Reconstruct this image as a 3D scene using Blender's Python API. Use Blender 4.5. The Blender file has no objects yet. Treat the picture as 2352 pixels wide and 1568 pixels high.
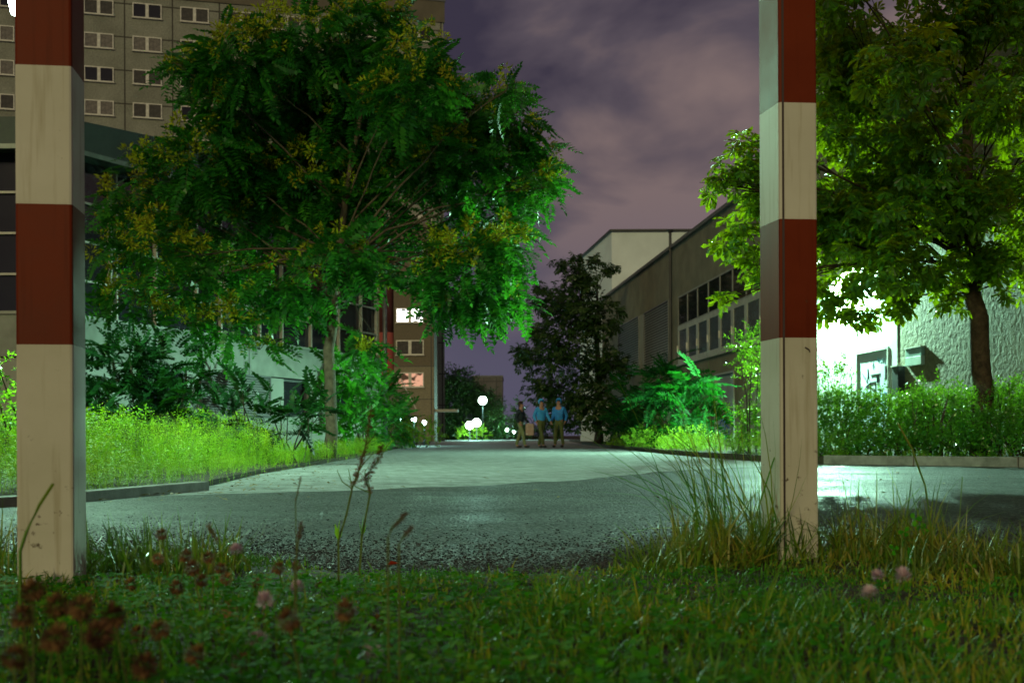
import bpy, bmesh, math, random
import numpy as np
from mathutils import Vector, Matrix, noise as mnoise
R = math.radians
rng = np.random.default_rng(7)
random.seed(7)
sc = bpy.context.scene
COL = sc.collection

# ------------------------------------------------------------------ camera, world, sun, exposure
F, HY, CX = 2600.0, 1008.0, 1176.0      # focal length, horizon row, centre column for a 2352 px wide frame
CAMZ = 0.33
cam_d = bpy.data.cameras.new('camera'); cam = bpy.data.objects.new('camera', cam_d); COL.objects.link(cam)
cam.location = (0, 0, CAMZ); cam.rotation_euler = (R(90), R(0.25), 0)
cam_d.sensor_width = 36; cam_d.lens = 36*F/2352; cam_d.shift_y = (HY-784)/2352
cam_d.clip_start = 0.05; cam_d.clip_end = 3000
cam_d.dof.use_dof = True; cam_d.dof.focus_distance = 5.0; cam_d.dof.aperture_fstop = 7.1
sc.camera = cam

w = bpy.data.worlds.new('World'); sc.world = w; w.use_nodes = True
nt = w.node_tree; nt.nodes.clear()
def N(nt, t, **kw):
    n = nt.nodes.new(t)
    for k, v in kw.items():
        if k.startswith('i_'):
            key = k[2:]; key = int(key) if key.isdigit() else key.replace('_', ' ')
            n.inputs[key].default_value = v
        else: setattr(n, k, v)
    return n
def ramp(nt, stops, interp='LINEAR'):
    n = nt.nodes.new('ShaderNodeValToRGB'); cr = n.color_ramp; cr.interpolation = interp
    while len(cr.elements) < len(stops): cr.elements.new(0.5)
    for e, (p, c) in zip(cr.elements, stops):
        e.position = p; e.color = (*c, 1) if len(c) == 3 else c
    return n
L = nt.links.new
tc = N(nt, 'ShaderNodeTexCoord')
mp = N(nt, 'ShaderNodeMapping'); mp.inputs['Rotation'].default_value = (0, R(-18), 0); mp.inputs['Scale'].default_value = (2.6, 1.2, 5.6)
mp.inputs['Location'].default_value = (0.55, 0.2, 0.62)
L(tc.outputs['Generated'], mp.inputs[0])
ns = N(nt, 'ShaderNodeTexNoise', i_Scale=1.9, i_Detail=5.0, i_Roughness=0.48, i_Distortion=.3); L(mp.outputs[0], ns.inputs['Vector'])
rp = ramp(nt, [(0.30, (0.036, 0.030, 0.050)), (0.43, (0.082, 0.066, 0.084)), (0.57, (0.180, 0.130, 0.128))]); L(ns.outputs['Fac'], rp.inputs[0])
sx = N(nt, 'ShaderNodeSeparateXYZ'); L(tc.outputs['Generated'], sx.inputs[0])
hr = ramp(nt, [(0.0, (0.12, 0.105, 0.165)), (0.12, (0.095, 0.082, 0.145)), (0.28, (0, 0, 0))]); L(sx.outputs['Z'], hr.inputs[0])
hf = ramp(nt, [(0.02, (1, 1, 1)), (0.25, (0, 0, 0))], 'EASE'); L(sx.outputs['Z'], hf.inputs[0])
mx = N(nt, 'ShaderNodeMix', data_type='RGBA'); L(hf.outputs[0], mx.inputs['Factor']); L(rp.outputs[0], mx.inputs['A']); mx.inputs['B'].default_value = (0.080, 0.074, 0.118, 1)
bg = N(nt, 'ShaderNodeBackground', i_Strength=1.0); L(mx.outputs['Result'], bg.inputs[0])
wo = N(nt, 'ShaderNodeOutputWorld'); L(bg.outputs[0], wo.inputs[0])

# warm glow of the town from behind the camera
sd = bpy.data.lights.new('sun', 'SUN'); sd.energy = 0.95; sd.color = (1.0, 0.88, 0.42); sd.angle = R(12)
so = bpy.data.objects.new('sun', sd); COL.objects.link(so); so.rotation_euler = (R(74), 0, R(-16))
vs = sc.view_settings; vs.view_transform = 'Standard'; vs.look = 'None'; vs.gamma = 1; vs.use_curve_mapping = False; vs.exposure = 0.18
sc.cycles.max_bounces = 6; sc.cycles.transparent_max_bounces = 8; sc.cycles.sample_clamp_indirect = 6
sc.cycles.use_adaptive_sampling = True

COOL = (0.45, 1.0, 0.82)
def spot(name, loc, aim, power, color, radius, cone=150, blend=.6):
    d = bpy.data.lights.new(name, 'SPOT'); d.energy = power; d.color = color; d.shadow_soft_size = radius; d.spot_size = R(cone); d.spot_blend = blend
    o = bpy.data.objects.new(name, d); COL.objects.link(o); o.location = loc; o.rotation_euler = Vector(aim).to_track_quat('-Z', 'Y').to_euler(); return o
def lamp(name, loc, power, color=COOL, radius=0.1):
    d = bpy.data.lights.new(name, 'POINT'); d.energy = power; d.color = color; d.shadow_soft_size = radius
    o = bpy.data.objects.new(name, d); COL.objects.link(o); o.location = loc; return o

# ------------------------------------------------------------------ helpers
def gz(Y): return 0.0031*max(0.0, Y-40.0)
def at(px, py, Y): return Vector(((px-CX)/F*Y, Y, CAMZ+(HY-py)/F*Y))

def tag(o, label=None, cat=None, group=None, kind=None):
    if label: o['label'] = label
    if cat: o['category'] = cat
    if group: o['group'] = group
    if kind: o['kind'] = kind
    return o
def empty(name, loc=(0, 0, 0), rz=0.0):
    o = bpy.data.objects.new(name, None); COL.objects.link(o); o.location = loc; o.rotation_euler = (0, 0, rz)
    o.empty_display_size = 0.2; return o
def link_mesh(name, me, parent=None, mats=(), smooth=False):
    for m in mats: me.materials.append(m)
    if smooth: me.polygons.foreach_set('use_smooth', [True]*len(me.polygons))
    o = bpy.data.objects.new(name, me); COL.objects.link(o)
    if parent:
        o.parent = parent
    return o
def world(o):
    return (world(o.parent) if o.parent else Matrix.Identity(4)) @ o.matrix_basis
def local(parent, v):
    v = Vector(v)
    return world(parent).inverted() @ v if parent else v

class MB:
    """collects faces in world space, builds ONE mesh (expressed in the parent's frame)"""
    def __init__(s): s.v = []; s.f = []; s.m = []
    def hexa(s, c, m=0):
        b = len(s.v); s.v += [tuple(p) for p in c]
        for q in ((0, 3, 2, 1), (4, 5, 6, 7), (0, 1, 5, 4), (1, 2, 6, 5), (2, 3, 7, 6), (3, 0, 4, 7)):
            s.f.append(tuple(b+i for i in q)); s.m.append(m)
    def box(s, x0, x1, y0, y1, z0, z1, m=0):
        s.hexa([(x0, y0, z0), (x1, y0, z0), (x1, y1, z0), (x0, y1, z0), (x0, y0, z1), (x1, y0, z1), (x1, y1, z1), (x0, y1, z1)], m)
    def poly(s, pts, m=0):
        b = len(s.v); s.v += [tuple(p) for p in pts]; s.f.append(tuple(range(b, b+len(pts)))); s.m.append(m)
    def tube(s, pts, rad, n=8, m=0, cap=True):
        pts = [Vector(p) for p in pts]
        if not hasattr(rad, '__len__'): rad = [rad]*len(pts)
        b = len(s.v)
        for i, p in enumerate(pts):
            t = (pts[min(i+1, len(pts)-1)]-pts[max(i-1, 0)]).normalized()
            a = Vector((0, 0, 1)) if abs(t.z) < 0.9 else Vector((1, 0, 0))
            u = t.cross(a).normalized(); w_ = t.cross(u)
            for k in range(n):
                an = 2*math.pi*k/n; s.v.append(tuple(p+(u*math.cos(an)+w_*math.sin(an))*rad[i]))
        for i in range(len(pts)-1):
            for k in range(n):
                k2 = (k+1) % n
                s.f.append((b+i*n+k, b+i*n+k2, b+(i+1)*n+k2, b+(i+1)*n+k)); s.m.append(m)
        if cap:
            s.f.append(tuple(b+k for k in range(n))); s.m.append(m)
            s.f.append(tuple(b+(len(pts)-1)*n+k for k in reversed(range(n)))); s.m.append(m)
    def ball(s, c, r, n=14, m=0, sq=(1, 1, 1)):
        b = len(s.v); k_ = n//2
        for i in range(k_+1):
            th = math.pi*i/k_
            for k in range(n):
                ph = 2*math.pi*k/n
                s.v.append((c[0]+r*sq[0]*math.sin(th)*math.cos(ph), c[1]+r*sq[1]*math.sin(th)*math.sin(ph), c[2]+r*sq[2]*math.cos(th)))
        for i in range(k_):
            for k in range(n):
                k2 = (k+1) % n
                s.f.append((b+i*n+k, b+(i+1)*n+k, b+(i+1)*n+k2, b+i*n+k2)); s.m.append(m)
    def build(s, name, mats, parent=None, smooth=False, bevel=0):
        me = bpy.data.meshes.new(name)
        vv = s.v
        if parent:
            inv = world(parent).inverted(); vv = [tuple(inv @ Vector(p)) for p in s.v]
        me.from_pydata(vv, [], s.f)
        if not isinstance(mats, (list, tuple)): mats = [mats]
        o = link_mesh(name, me, parent, mats, smooth)
        me.polygons.foreach_set('material_index', s.m)
        bm = bmesh.new(); bm.from_mesh(me); bmesh.ops.remove_doubles(bm, verts=bm.verts, dist=1e-5)
        bmesh.ops.recalc_face_normals(bm, faces=bm.faces); bm.to_mesh(me); bm.free()
        if bevel:
            md = o.modifiers.new('bevel', 'BEVEL'); md.width = bevel; md.segments = 2; md.limit_method = 'ANGLE'
        return o

class Frame:
    """a wall line: t along it, o outwards, z up"""
    def __init__(s, origin, direction, out):
        s.p = Vector((*origin, 0)); s.d = Vector((*direction, 0)).normalized(); s.o = Vector((*out, 0)).normalized()
    def P(s, t, o, z): q = s.p+s.d*t+s.o*o; return (q.x, q.y, z)
    def box(s, mb, t0, t1, o0, o1, z0, z1, m=0, z0b=None, z1b=None):
        z0b = z0 if z0b is None else z0b; z1b = z1 if z1b is None else z1b
        mb.hexa([s.P(t0, o0, z0), s.P(t1, o0, z0b), s.P(t1, o1, z0b), s.P(t0, o1, z0),
                 s.P(t0, o0, z1), s.P(t1, o0, z1b), s.P(t1, o1, z1b), s.P(t0, o1, z1)], m)

# ------------------------------------------------------------------ materials
def newmat(name):
    m = bpy.data.materials.new(name); m.use_nodes = True; nt = m.node_tree
    return m, nt, nt.nodes['Principled BSDF'], nt.nodes['Material Output']
def mat(name, c, rough=0.7, spec=0.4, c2=None, nscale=4.0, detail=6, bump=0.0, bscale=40.0, bdist=0.01, metallic=0, coat=0, contrast=(0.35, 0.65), emit=None, estr=0, rvar=0.0):
    m, nt, b, out = newmat(name); L = nt.links.new
    b.inputs['Roughness'].default_value = rough; b.inputs['Specular IOR Level'].default_value = spec
    b.inputs['Metallic'].default_value = metallic; b.inputs['Coat Weight'].default_value = coat; b.inputs['Coat Roughness'].default_value = 0.12
    geo = N(nt, 'ShaderNodeTexCoord')
    c2 = c2 or tuple(x*0.72 for x in c)
    n1 = N(nt, 'ShaderNodeTexNoise', i_Scale=nscale, i_Detail=float(detail), i_Roughness=0.6); L(geo.outputs['Object'], n1.inputs['Vector'])
    r1 = ramp(nt, [(contrast[0], c2), (contrast[1], c)]); L(n1.outputs['Fac'], r1.inputs[0])
    L(r1.outputs[0], b.inputs['Base Color'])
    if rvar:
        mr = N(nt, 'ShaderNodeMapRange'); mr.inputs['To Min'].default_value = max(0.03, rough-rvar); mr.inputs['To Max'].default_value = min(1, rough+rvar)
        mr.inputs['From Min'].default_value = 0.3; mr.inputs['From Max'].default_value = 0.7
        L(n1.outputs['Fac'], mr.inputs['Value']); L(mr.outputs[0], b.inputs['Roughness'])
    if bump:
        n2 = N(nt, 'ShaderNodeTexNoise', i_Scale=bscale, i_Detail=5.0, i_Roughness=0.65); L(geo.outputs['Object'], n2.inputs['Vector'])
        bp = N(nt, 'ShaderNodeBump', i_Strength=bump, i_Distance=bdist); L(n2.outputs['Fac'], bp.inputs['Height']); L(bp.outputs[0], b.inputs['Normal'])
    if emit:
        b.inputs['Emission Color'].default_value = (*emit, 1); b.inputs['Emission Strength'].default_value = estr
    return m
def leafmat(name, dark, mid, light, trans, tw=0.35, rough=0.42, spec=0.35, nscale=1.4):
    m, nt, b, out = newmat(name); L = nt.links.new
    g = N(nt, 'ShaderNodeNewGeometry')
    r1 = ramp(nt, [(0.0, dark), (0.5, mid), (1.0, light)]); 
    n1 = N(nt, 'ShaderNodeTexNoise', i_Scale=nscale, i_Detail=2.0); L(g.outputs['Position'], n1.inputs['Vector'])
    ma = N(nt, 'ShaderNodeMath', operation='MULTIPLY_ADD', i_1=0.55); L(g.outputs['Random Per Island'], ma.inputs[0])
    mb = N(nt, 'ShaderNodeMath', operation='MULTIPLY_ADD', i_1=1.5, i_2=-0.5); L(n1.outputs['Fac'], mb.inputs[0]); L(mb.outputs[0], ma.inputs[2])
    L(ma.outputs[0], r1.inputs[0]); L(r1.outputs[0], b.inputs['Base Color'])
    b.inputs['Roughness'].default_value = rough; b.inputs['Specular IOR Level'].default_value = spec
    tr = N(nt, 'ShaderNodeBsdfTranslucent')
    mt = N(nt, 'ShaderNodeMix', data_type='RGBA', blend_type='MULTIPLY'); mt.inputs['Factor'].default_value = 0.0
    vr = N(nt, 'ShaderNodeHueSaturation', i_Saturation=1.0); vr.inputs['Color'].default_value = (*trans, 1)
    mr = N(nt, 'ShaderNodeMapRange'); mr.inputs['To Min'].default_value = 0.45; mr.inputs['To Max'].default_value = 1.25
    L(g.outputs['Random Per Island'], mr.inputs['Value']); L(mr.outputs[0], vr.inputs['Value']); L(vr.outputs[0], tr.inputs['Color'])
    ms = N(nt, 'ShaderNodeMixShader'); ms.inputs[0].default_value = tw
    L(b.outputs[0], ms.inputs[1]); L(tr.outputs[0], ms.inputs[2]); L(ms.outputs[0], out.inputs[0])
    return m
def emat(name, c, s):
    m, nt, b, out = newmat(name)
    b.inputs['Base Color'].default_value = (*[x*0.6 for x in c], 1)
    b.inputs['Emission Color'].default_value = (*c, 1); b.inputs['Emission Strength'].default_value = s; return m

M = {}
M['white_paint'] = mat('white_paint', (0.56, 0.55, 0.48), 0.36, 0.35, c2=(0.47, 0.46, 0.38), nscale=2.5, coat=0.0, bump=0.05, bscale=300, bdist=0.001, rvar=0.08)
M['red_paint'] = mat('red_paint', (0.20, 0.020, 0.006), 0.36, 0.22, c2=(0.15, 0.015, 0.005), nscale=2.5, coat=0.0, bump=0.05, bscale=300, bdist=0.001, rvar=0.08)
def paint(name, c, c2):
    m = mat(name, c, 0.5, 0.08, c2=c2, nscale=2.5, bump=0.05, bscale=300, bdist=0.001, rvar=0.08); nt = m.node_tree; L = nt.links.new; b = nt.nodes['Principled BSDF']
    src = b.inputs['Base Color'].links[0].from_socket; g = N(nt, 'ShaderNodeNewGeometry')
    n = N(nt, 'ShaderNodeTexNoise', i_Scale=38.0, i_Detail=6.0, i_Roughness=.6); L(g.outputs['Position'], n.inputs['Vector'])
    sp = N(nt, 'ShaderNodeSeparateXYZ'); L(g.outputs['Position'], sp.inputs[0])
    th = N(nt, 'ShaderNodeMapRange'); th.inputs['From Min'].default_value = 0.0; th.inputs['From Max'].default_value = 0.5; th.inputs['To Min'].default_value = 0.585; th.inputs['To Max'].default_value = 0.70; L(sp.outputs['Z'], th.inputs['Value'])
    sb = N(nt, 'ShaderNodeMath', operation='SUBTRACT'); L(n.outputs['Fac'], sb.inputs[0]); L(th.outputs[0], sb.inputs[1])
    ml = N(nt, 'ShaderNodeMath', operation='MULTIPLY', i_1=12.0, use_clamp=True); L(sb.outputs[0], ml.inputs[0])
    mp = N(nt, 'ShaderNodeMapping'); mp.inputs['Scale'].default_value = (60, 60, 3.5); L(g.outputs['Position'], mp.inputs[0])
    st = N(nt, 'ShaderNodeTexNoise', i_Scale=1.0, i_Detail=4.0); L(mp.outputs[0], st.inputs['Vector'])
    sr_ = ramp(nt, [(0.55, (1, 1, 1)), (0.72, (.80, .77, .70))]); L(st.outputs['Fac'], sr_.inputs[0])
    m1 = N(nt, 'ShaderNodeMix', data_type='RGBA', blend_type='MULTIPLY'); m1.inputs['Factor'].default_value = 1; L(src, m1.inputs['A']); L(sr_.outputs[0], m1.inputs['B'])
    m2 = N(nt, 'ShaderNodeMix', data_type='RGBA'); L(ml.outputs[0], m2.inputs['Factor']); L(m1.outputs['Result'], m2.inputs['A']); m2.inputs['B'].default_value = (.07, .05, .03, 1); L(m2.outputs['Result'], b.inputs['Base Color'])
    return m
M['white_paint'] = paint('white_paint', (0.56, 0.55, 0.48), (0.45, 0.44, 0.36)); M['red_paint'] = paint('red_paint', (0.155, 0.024, 0.007), (0.11, 0.016, 0.005))
M['seam'] = mat('seam', (0.05, 0.035, 0.035), 0.6)
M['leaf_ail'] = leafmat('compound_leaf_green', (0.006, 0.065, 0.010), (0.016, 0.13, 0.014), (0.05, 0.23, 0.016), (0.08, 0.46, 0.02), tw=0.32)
M['leaf_shade'] = leafmat('compound_leaf_shade', (0.003, 0.016, 0.005), (0.006, 0.034, 0.008), (0.012, 0.06, 0.010), (0.02, 0.12, 0.01), tw=0.2, spec=0.15)  # leaf_ail darkened: shade of the left wall-side shrubs painted into the leaf colour
M['leaf_fern'] = leafmat('arching_leaf_green', (0.003, 0.028, 0.006), (0.006, 0.058, 0.009), (0.012, 0.095, 0.011), (0.02, 0.24, 0.015), tw=0.28, spec=0.12, rough=.6)
M['leaf_dull'] = leafmat('dull_weed', (0.03, 0.05, 0.012), (0.07, 0.11, 0.02), (0.16, 0.20, 0.05), (0.10, 0.22, 0.03), tw=0.25, rough=.8)
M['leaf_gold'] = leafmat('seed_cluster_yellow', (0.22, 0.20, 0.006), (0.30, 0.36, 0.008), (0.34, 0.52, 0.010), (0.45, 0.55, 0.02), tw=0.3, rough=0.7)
M['leaf_chest'] = leafmat('palmate_leaf_green', (0.005, 0.040, 0.004), (0.010, 0.070, 0.005), (0.028, 0.12, 0.006), (0.62, 0.80, 0.006), tw=0.42, spec=0.3)
M['leaf_dark'] = leafmat('palmate_leaf_dark', (0.010, 0.030, 0.008), (0.018, 0.055, 0.010), (0.045, 0.085, 0.012), (0.05, 0.14, 0.01), tw=0.25)
M['leaf_hedge'] = leafmat('shrub_leaf_green', (0.006, 0.06, 0.012), (0.014, 0.12, 0.016), (0.08, 0.25, 0.02), (0.35, 0.70, 0.02), tw=0.42, rough=0.28, spec=0.7, nscale=0.9)
M['leaf_weed'] = leafmat('weed_green', (0.06, 0.21, 0.006), (0.19, 0.43, 0.010), (0.50, 0.64, 0.03), (0.30, 0.60, 0.012), tw=0.3, rough=0.6, nscale=3.2)
M['leaf_herb'] = leafmat('herb_yellow_green', (0.09, 0.25, 0.01), (0.18, 0.42, 0.012), (0.35, 0.55, 0.03), (0.35, 0.65, 0.02), tw=0.3, rough=0.6)
M['grass'] = leafmat('grass_blade', (0.020, 0.10, 0.006), (0.07, 0.25, 0.010), (0.42, 0.34, 0.03), (0.06, 0.22, 0.01), tw=0.25, rough=0.45, spec=0.3, nscale=3.0)
M['grass_tall'] = leafmat('tall_grass_blade', (0.030, 0.085, 0.010), (0.11, 0.21, 0.014), (0.34, 0.28, 0.04), (0.10, 0.22, 0.01), tw=0.25, rough=0.4, spec=0.5, nscale=5.0)
M['clover'] = leafmat('clover_leaf', (0.012, 0.10, 0.006), (0.035, 0.21, 0.008), (0.13, 0.30, 0.012), (0.08, 0.35, 0.01), tw=0.25, rough=0.8, spec=0.08, nscale=4.0)
M['brown_head'] = leafmat('dried_petals', (0.07, 0.030, 0.014), (0.20, 0.095, 0.035), (0.42, 0.27, 0.09), (0.12, 0.04, 0.01), tw=0.1, rough=0.85, nscale=12)
M['pink_head'] = leafmat('pink_petals', (0.45, 0.25, 0.38), (0.65, 0.45, 0.52), (0.80, 0.68, 0.66), (0.4, 0.2, 0.25), tw=0.25, rough=0.7, nscale=12)
M['dry_stem'] = leafmat('dry_stem', (0.06, 0.06, 0.015), (0.09, 0.11, 0.02), (0.12, 0.22, 0.02), (0.1, 0.1, 0.02), tw=0.1, rough=0.7)
M['rust_seed'] = leafmat('rusty_seed', (0.07, 0.020, 0.008), (0.13, 0.04, 0.010), (0.20, 0.09, 0.02), (0.1, 0.04, 0.01), tw=0.1, rough=0.8)
M['red_leaf'] = leafmat('red_leaf', (0.35, 0.03, 0.01), (0.45, 0.04, 0.015), (0.5, 0.06, 0.02), (0.5, 0.05, 0.02), tw=0.3)
M['bark'] = mat('bark', (0.065, 0.050, 0.032), 0.85, 0.2, c2=(0.025, 0.02, 0.014), nscale=14, bump=0.8, bscale=30, bdist=0.02)
M['bark_grey'] = mat('bark_grey', (0.13, 0.11, 0.075), 0.85, 0.2, c2=(0.06, 0.05, 0.035), nscale=10, bump=0.6, bscale=35, bdist=0.015)

# asphalt: dark, wet, coarse
def asphalt():
    m, nt, b, out = newmat('asphalt'); L = nt.links.new
    t = N(nt, 'ShaderNodeTexCoord')
    v = N(nt, 'ShaderNodeTexVoronoi', i_Scale=60.0); L(t.outputs['Object'], v.inputs['Vector'])
    n1 = N(nt, 'ShaderNodeTexNoise', i_Scale=0.9, i_Detail=8.0, i_Roughness=.7); L(t.outputs['Object'], n1.inputs['Vector'])
    n2 = N(nt, 'ShaderNodeTexNoise', i_Scale=140.0, i_Detail=3.0); L(t.outputs['Object'], n2.inputs['Vector'])
    r = ramp(nt, [(0.0, (0.008, 0.008, 0.008)), (0.55, (0.018, 0.017, 0.017)), (1.0, (0.095, 0.092, 0.088))]); L(v.outputs['Color'], r.inputs[0])
    r2 = ramp(nt, [(0.32, (0.55, 0.55, 0.55)), (0.5, (1, 1, 1)), (0.68, (1.7, 1.65, 1.55))]); L(n1.outputs['Fac'], r2.inputs[0])
    mm = N(nt, 'ShaderNodeMix', data_type='RGBA', blend_type='MULTIPLY'); mm.inputs['Factor'].default_value = 1
    L(r.outputs[0], mm.inputs['A']); L(r2.outputs[0], mm.inputs['B']); L(mm.outputs['Result'], b.inputs['Base Color'])
    rr = N(nt, 'ShaderNodeMapRange'); rr.inputs['From Min'].default_value = 0.35; rr.inputs['From Max'].default_value = 0.65
    rr.inputs['To Min'].default_value = 0.40; rr.inputs['To Max'].default_value = 0.7; L(n1.outputs['Fac'], rr.inputs['Value']); L(rr.outputs[0], b.inputs['Roughness'])
    b.inputs['Specular IOR Level'].default_value = 0.16
    ad = N(nt, 'ShaderNodeMath', operation='MULTIPLY_ADD', i_1=0.4); L(n2.outputs['Fac'], ad.inputs[0]); L(v.outputs['Distance'], ad.inputs[2])
    bp = N(nt, 'ShaderNodeBump', i_Strength=1.0, i_Distance=0.03); bp.invert = True; L(ad.outputs[0], bp.inputs['Height']); L(bp.outputs[0], b.inputs['Normal'])
    return m
M['asphalt'] = asphalt()
def paving():
    m, nt, b, out = newmat('paving'); L = nt.links.new
    t = N(nt, 'ShaderNodeTexCoord')
    mp = N(nt, 'ShaderNodeMapping'); mp.inputs['Rotation'].default_value = (0, 0, R(38)); L(t.outputs['Object'], mp.inputs[0])
    br = N(nt, 'ShaderNodeTexBrick', i_Scale=4.0); L(mp.outputs[0], br.inputs['Vector'])
    br.inputs['Color1'].default_value = (0.20, 0.21, 0.21, 1); br.inputs['Color2'].default_value = (0.32, 0.335, 0.335, 1); br.inputs['Mortar'].default_value = (0.12, 0.13, 0.11, 1)
    br.inputs['Mortar Size'].default_value = 0.025; br.inputs['Brick Width'].default_value = 0.8; br.inputs['Row Height'].default_value = 0.4
    n1 = N(nt, 'ShaderNodeTexNoise', i_Scale=3.0, i_Detail=12.0, i_Roughness=0.85); L(t.outputs['Object'], n1.inputs['Vector'])
    r2 = ramp(nt, [(0.33, (0.35, 0.35, 0.33)), (0.5, (0.95, 0.95, 0.95)), (0.68, (1.5, 1.5, 1.5))]); L(n1.outputs['Fac'], r2.inputs[0])
    mm = N(nt, 'ShaderNodeMix', data_type='RGBA', blend_type='MULTIPLY'); mm.inputs['Factor'].default_value = 1
    L(br.outputs['Color'], mm.inputs['A']); L(r2.outputs[0], mm.inputs['B']); L(mm.outputs['Result'], b.inputs['Base Color'])
    b.inputs['Roughness'].default_value = 0.75; b.inputs['Specular IOR Level'].default_value = 0.25
    n2 = N(nt, 'ShaderNodeTexNoise', i_Scale=22.0, i_Detail=6.0, i_Roughness=0.8); L(t.outputs['Object'], n2.inputs['Vector'])
    bp = N(nt, 'ShaderNodeBump', i_Strength=1.0, i_Distance=0.03); L(n2.outputs['Fac'], bp.inputs['Height']); L(bp.outputs[0], b.inputs['Normal'])
    return m
M['paving'] = paving()
M['soil'] = mat('soil', (0.055, 0.040, 0.022), 0.9, 0.2, c2=(0.020, 0.020, 0.010), nscale=6, bump=0.8, bscale=30, bdist=0.02)
M['kerb'] = mat('kerb', (0.19, 0.18, 0.155), 0.75, 0.3, c2=(0.09, 0.085, 0.07), nscale=6, bump=0.5, bscale=60, bdist=0.006)
def panelmat(name, c, c2, joint, w_, h_, jw=0.006, off=(0, 0, 0), spk=60, axis='X'):
    """wall panels: joints as a grid in the facade's own metres"""
    m, nt, b, out = newmat(name); L = nt.links.new
    t = N(nt, 'ShaderNodeTexCoord'); s = N(nt, 'ShaderNodeSeparateXYZ'); L(t.outputs['Object'], s.inputs[0])
    def line(sock, size, o):
        a = N(nt, 'ShaderNodeMath', operation='ADD', i_1=o); L(sock, a.inputs[0])
        d = N(nt, 'ShaderNodeMath', operation='DIVIDE', i_1=size); L(a.outputs[0], d.inputs[0])
        f = N(nt, 'ShaderNodeMath', operation='FRACT'); L(d.outputs[0], f.inputs[0])
        c_ = N(nt, 'ShaderNodeMath', operation='LESS_THAN', i_1=jw*(1 if size > 0 else 1)/size*10); L(f.outputs[0], c_.inputs[0]); return c_.outputs[0]
    lx = line(s.outputs[axis], w_, off[0]); lz = line(s.outputs['Z'], h_, off[2])
    mxn = N(nt, 'ShaderNodeMath', operation='MAXIMUM'); L(lx, mxn.inputs[0]); L(lz, mxn.inputs[1])
    n1 = N(nt, 'ShaderNodeTexNoise', i_Scale=float(spk), i_Detail=2.0); L(t.outputs['Object'], n1.inputs['Vector'])
    n3 = N(nt, 'ShaderNodeTexNoise', i_Scale=0.35, i_Detail=6.0, i_Roughness=0.65); L(t.outputs['Object'], n3.inputs['Vector'])
    r1 = ramp(nt, [(0.35, c2), (0.65, c)]); L(n1.outputs['Fac'], r1.inputs[0])
    r3 = ramp(nt, [(0.3, (0.72, 0.72, 0.70)), (0.65, (1.1, 1.1, 1.1))]); L(n3.outputs['Fac'], r3.inputs[0])
    mm = N(nt, 'ShaderNodeMix', data_type='RGBA', blend_type='MULTIPLY'); mm.inputs['Factor'].default_value = 1
    L(r1.outputs[0], mm.inputs['A']); L(r3.outputs[0], mm.inputs['B'])
    m2 = N(nt, 'ShaderNodeMix', data_type='RGBA'); L(mxn.outputs[0], m2.inputs['Factor']); L(mm.outputs['Result'], m2.inputs['A']); m2.inputs['B'].default_value = (*joint, 1)
    L(m2.outputs['Result'], b.inputs['Base Color']); b.inputs['Roughness'].default_value = 0.85; b.inputs['Specular IOR Level'].default_value = 0.25
    bp = N(nt, 'ShaderNodeBump', i_Strength=0.4, i_Distance=0.01); L(n1.outputs['Fac'], bp.inputs['Height']); L(bp.outputs[0], b.inputs['Normal'])
    return m
M['frame_white'] = mat('frame_white', (0.66, 0.65, 0.60), 0.5)
M['glass_dark'] = mat('glass_dark', (0.020, 0.022, 0.028), 0.06, 0.5, nscale=1.0)
M['curtain'] = mat('curtain', (0.075, 0.07, 0.068), 0.8, c2=(0.04, 0.037, 0.04), nscale=5)
M['lit_white'] = emat('lit_window', (1.0, 0.93, 0.95), 3.0)
M['curtain_pale'] = mat('curtain_pale', (0.20, 0.185, 0.175), 0.8, c2=(0.10, 0.09, 0.09), nscale=5)
M['lit_warm'] = mat('lit_room', (0.10, 0.07, 0.05), 0.8); _nt = M['lit_warm'].node_tree
_n = N(_nt, 'ShaderNodeTexNoise', i_Scale=1.4, i_Detail=1.0); _t = N(_nt, 'ShaderNodeTexCoord'); _nt.links.new(_t.outputs['Object'], _n.inputs['Vector'])
_r = ramp(_nt, [(0.44, (0.03, 0.015, 0.01)), (0.52, (1.0, 0.50, 0.32))]); _nt.links.new(_n.outputs['Fac'], _r.inputs[0]); _nt.links.new(_r.outputs[0], _nt.nodes['Principled BSDF'].inputs['Emission Color']); _nt.nodes['Principled BSDF'].inputs['Emission Strength'].default_value = .7
M['pink'] = mat('pink_red_wall', (0.36, 0.085, 0.07), 0.8, c2=(0.29, 0.065, 0.055), nscale=3)
M['dark_red'] = mat('dark_red_wall', (0.10, 0.025, 0.025), 0.8)
M['metal_grey'] = mat('metal_grey', (0.16, 0.17, 0.18), 0.45, 0.5, metallic=0.4)
M['metal_dark'] = mat('metal_dark', (0.035, 0.037, 0.04), 0.5, 0.5)
M['pale_panel'] = mat('pale_panel', (0.28, 0.31, 0.28), 0.55, 0.4, c2=(0.22, 0.24, 0.21), nscale=0.8)
M['fascia'] = mat('fascia_green', (0.045, 0.075, 0.065), 0.6, c2=(0.03, 0.055, 0.05))
M['white_render'] = mat('white_render', (0.46, 0.48, 0.44), 0.8, c2=(0.34, 0.36, 0.32), nscale=0.5, bump=0.2)
M['blue_door'] = mat('door_paint', (0.30, 0.37, 0.40), 0.4, 0.5, c2=(0.24, 0.31, 0.34), nscale=2)
M['white_door'] = mat('white_door', (0.42, 0.47, 0.50), 0.5, c2=(0.36, 0.41, 0.44))
M['ink'] = mat('ink_black', (0.02, 0.035, 0.04), 0.5); M['ink_blue'] = mat('ink_blue', (0.05, 0.18, 0.55), 0.5); M['ink_red'] = mat('ink_red', (0.35, 0.09, 0.05), 0.5)
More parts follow.
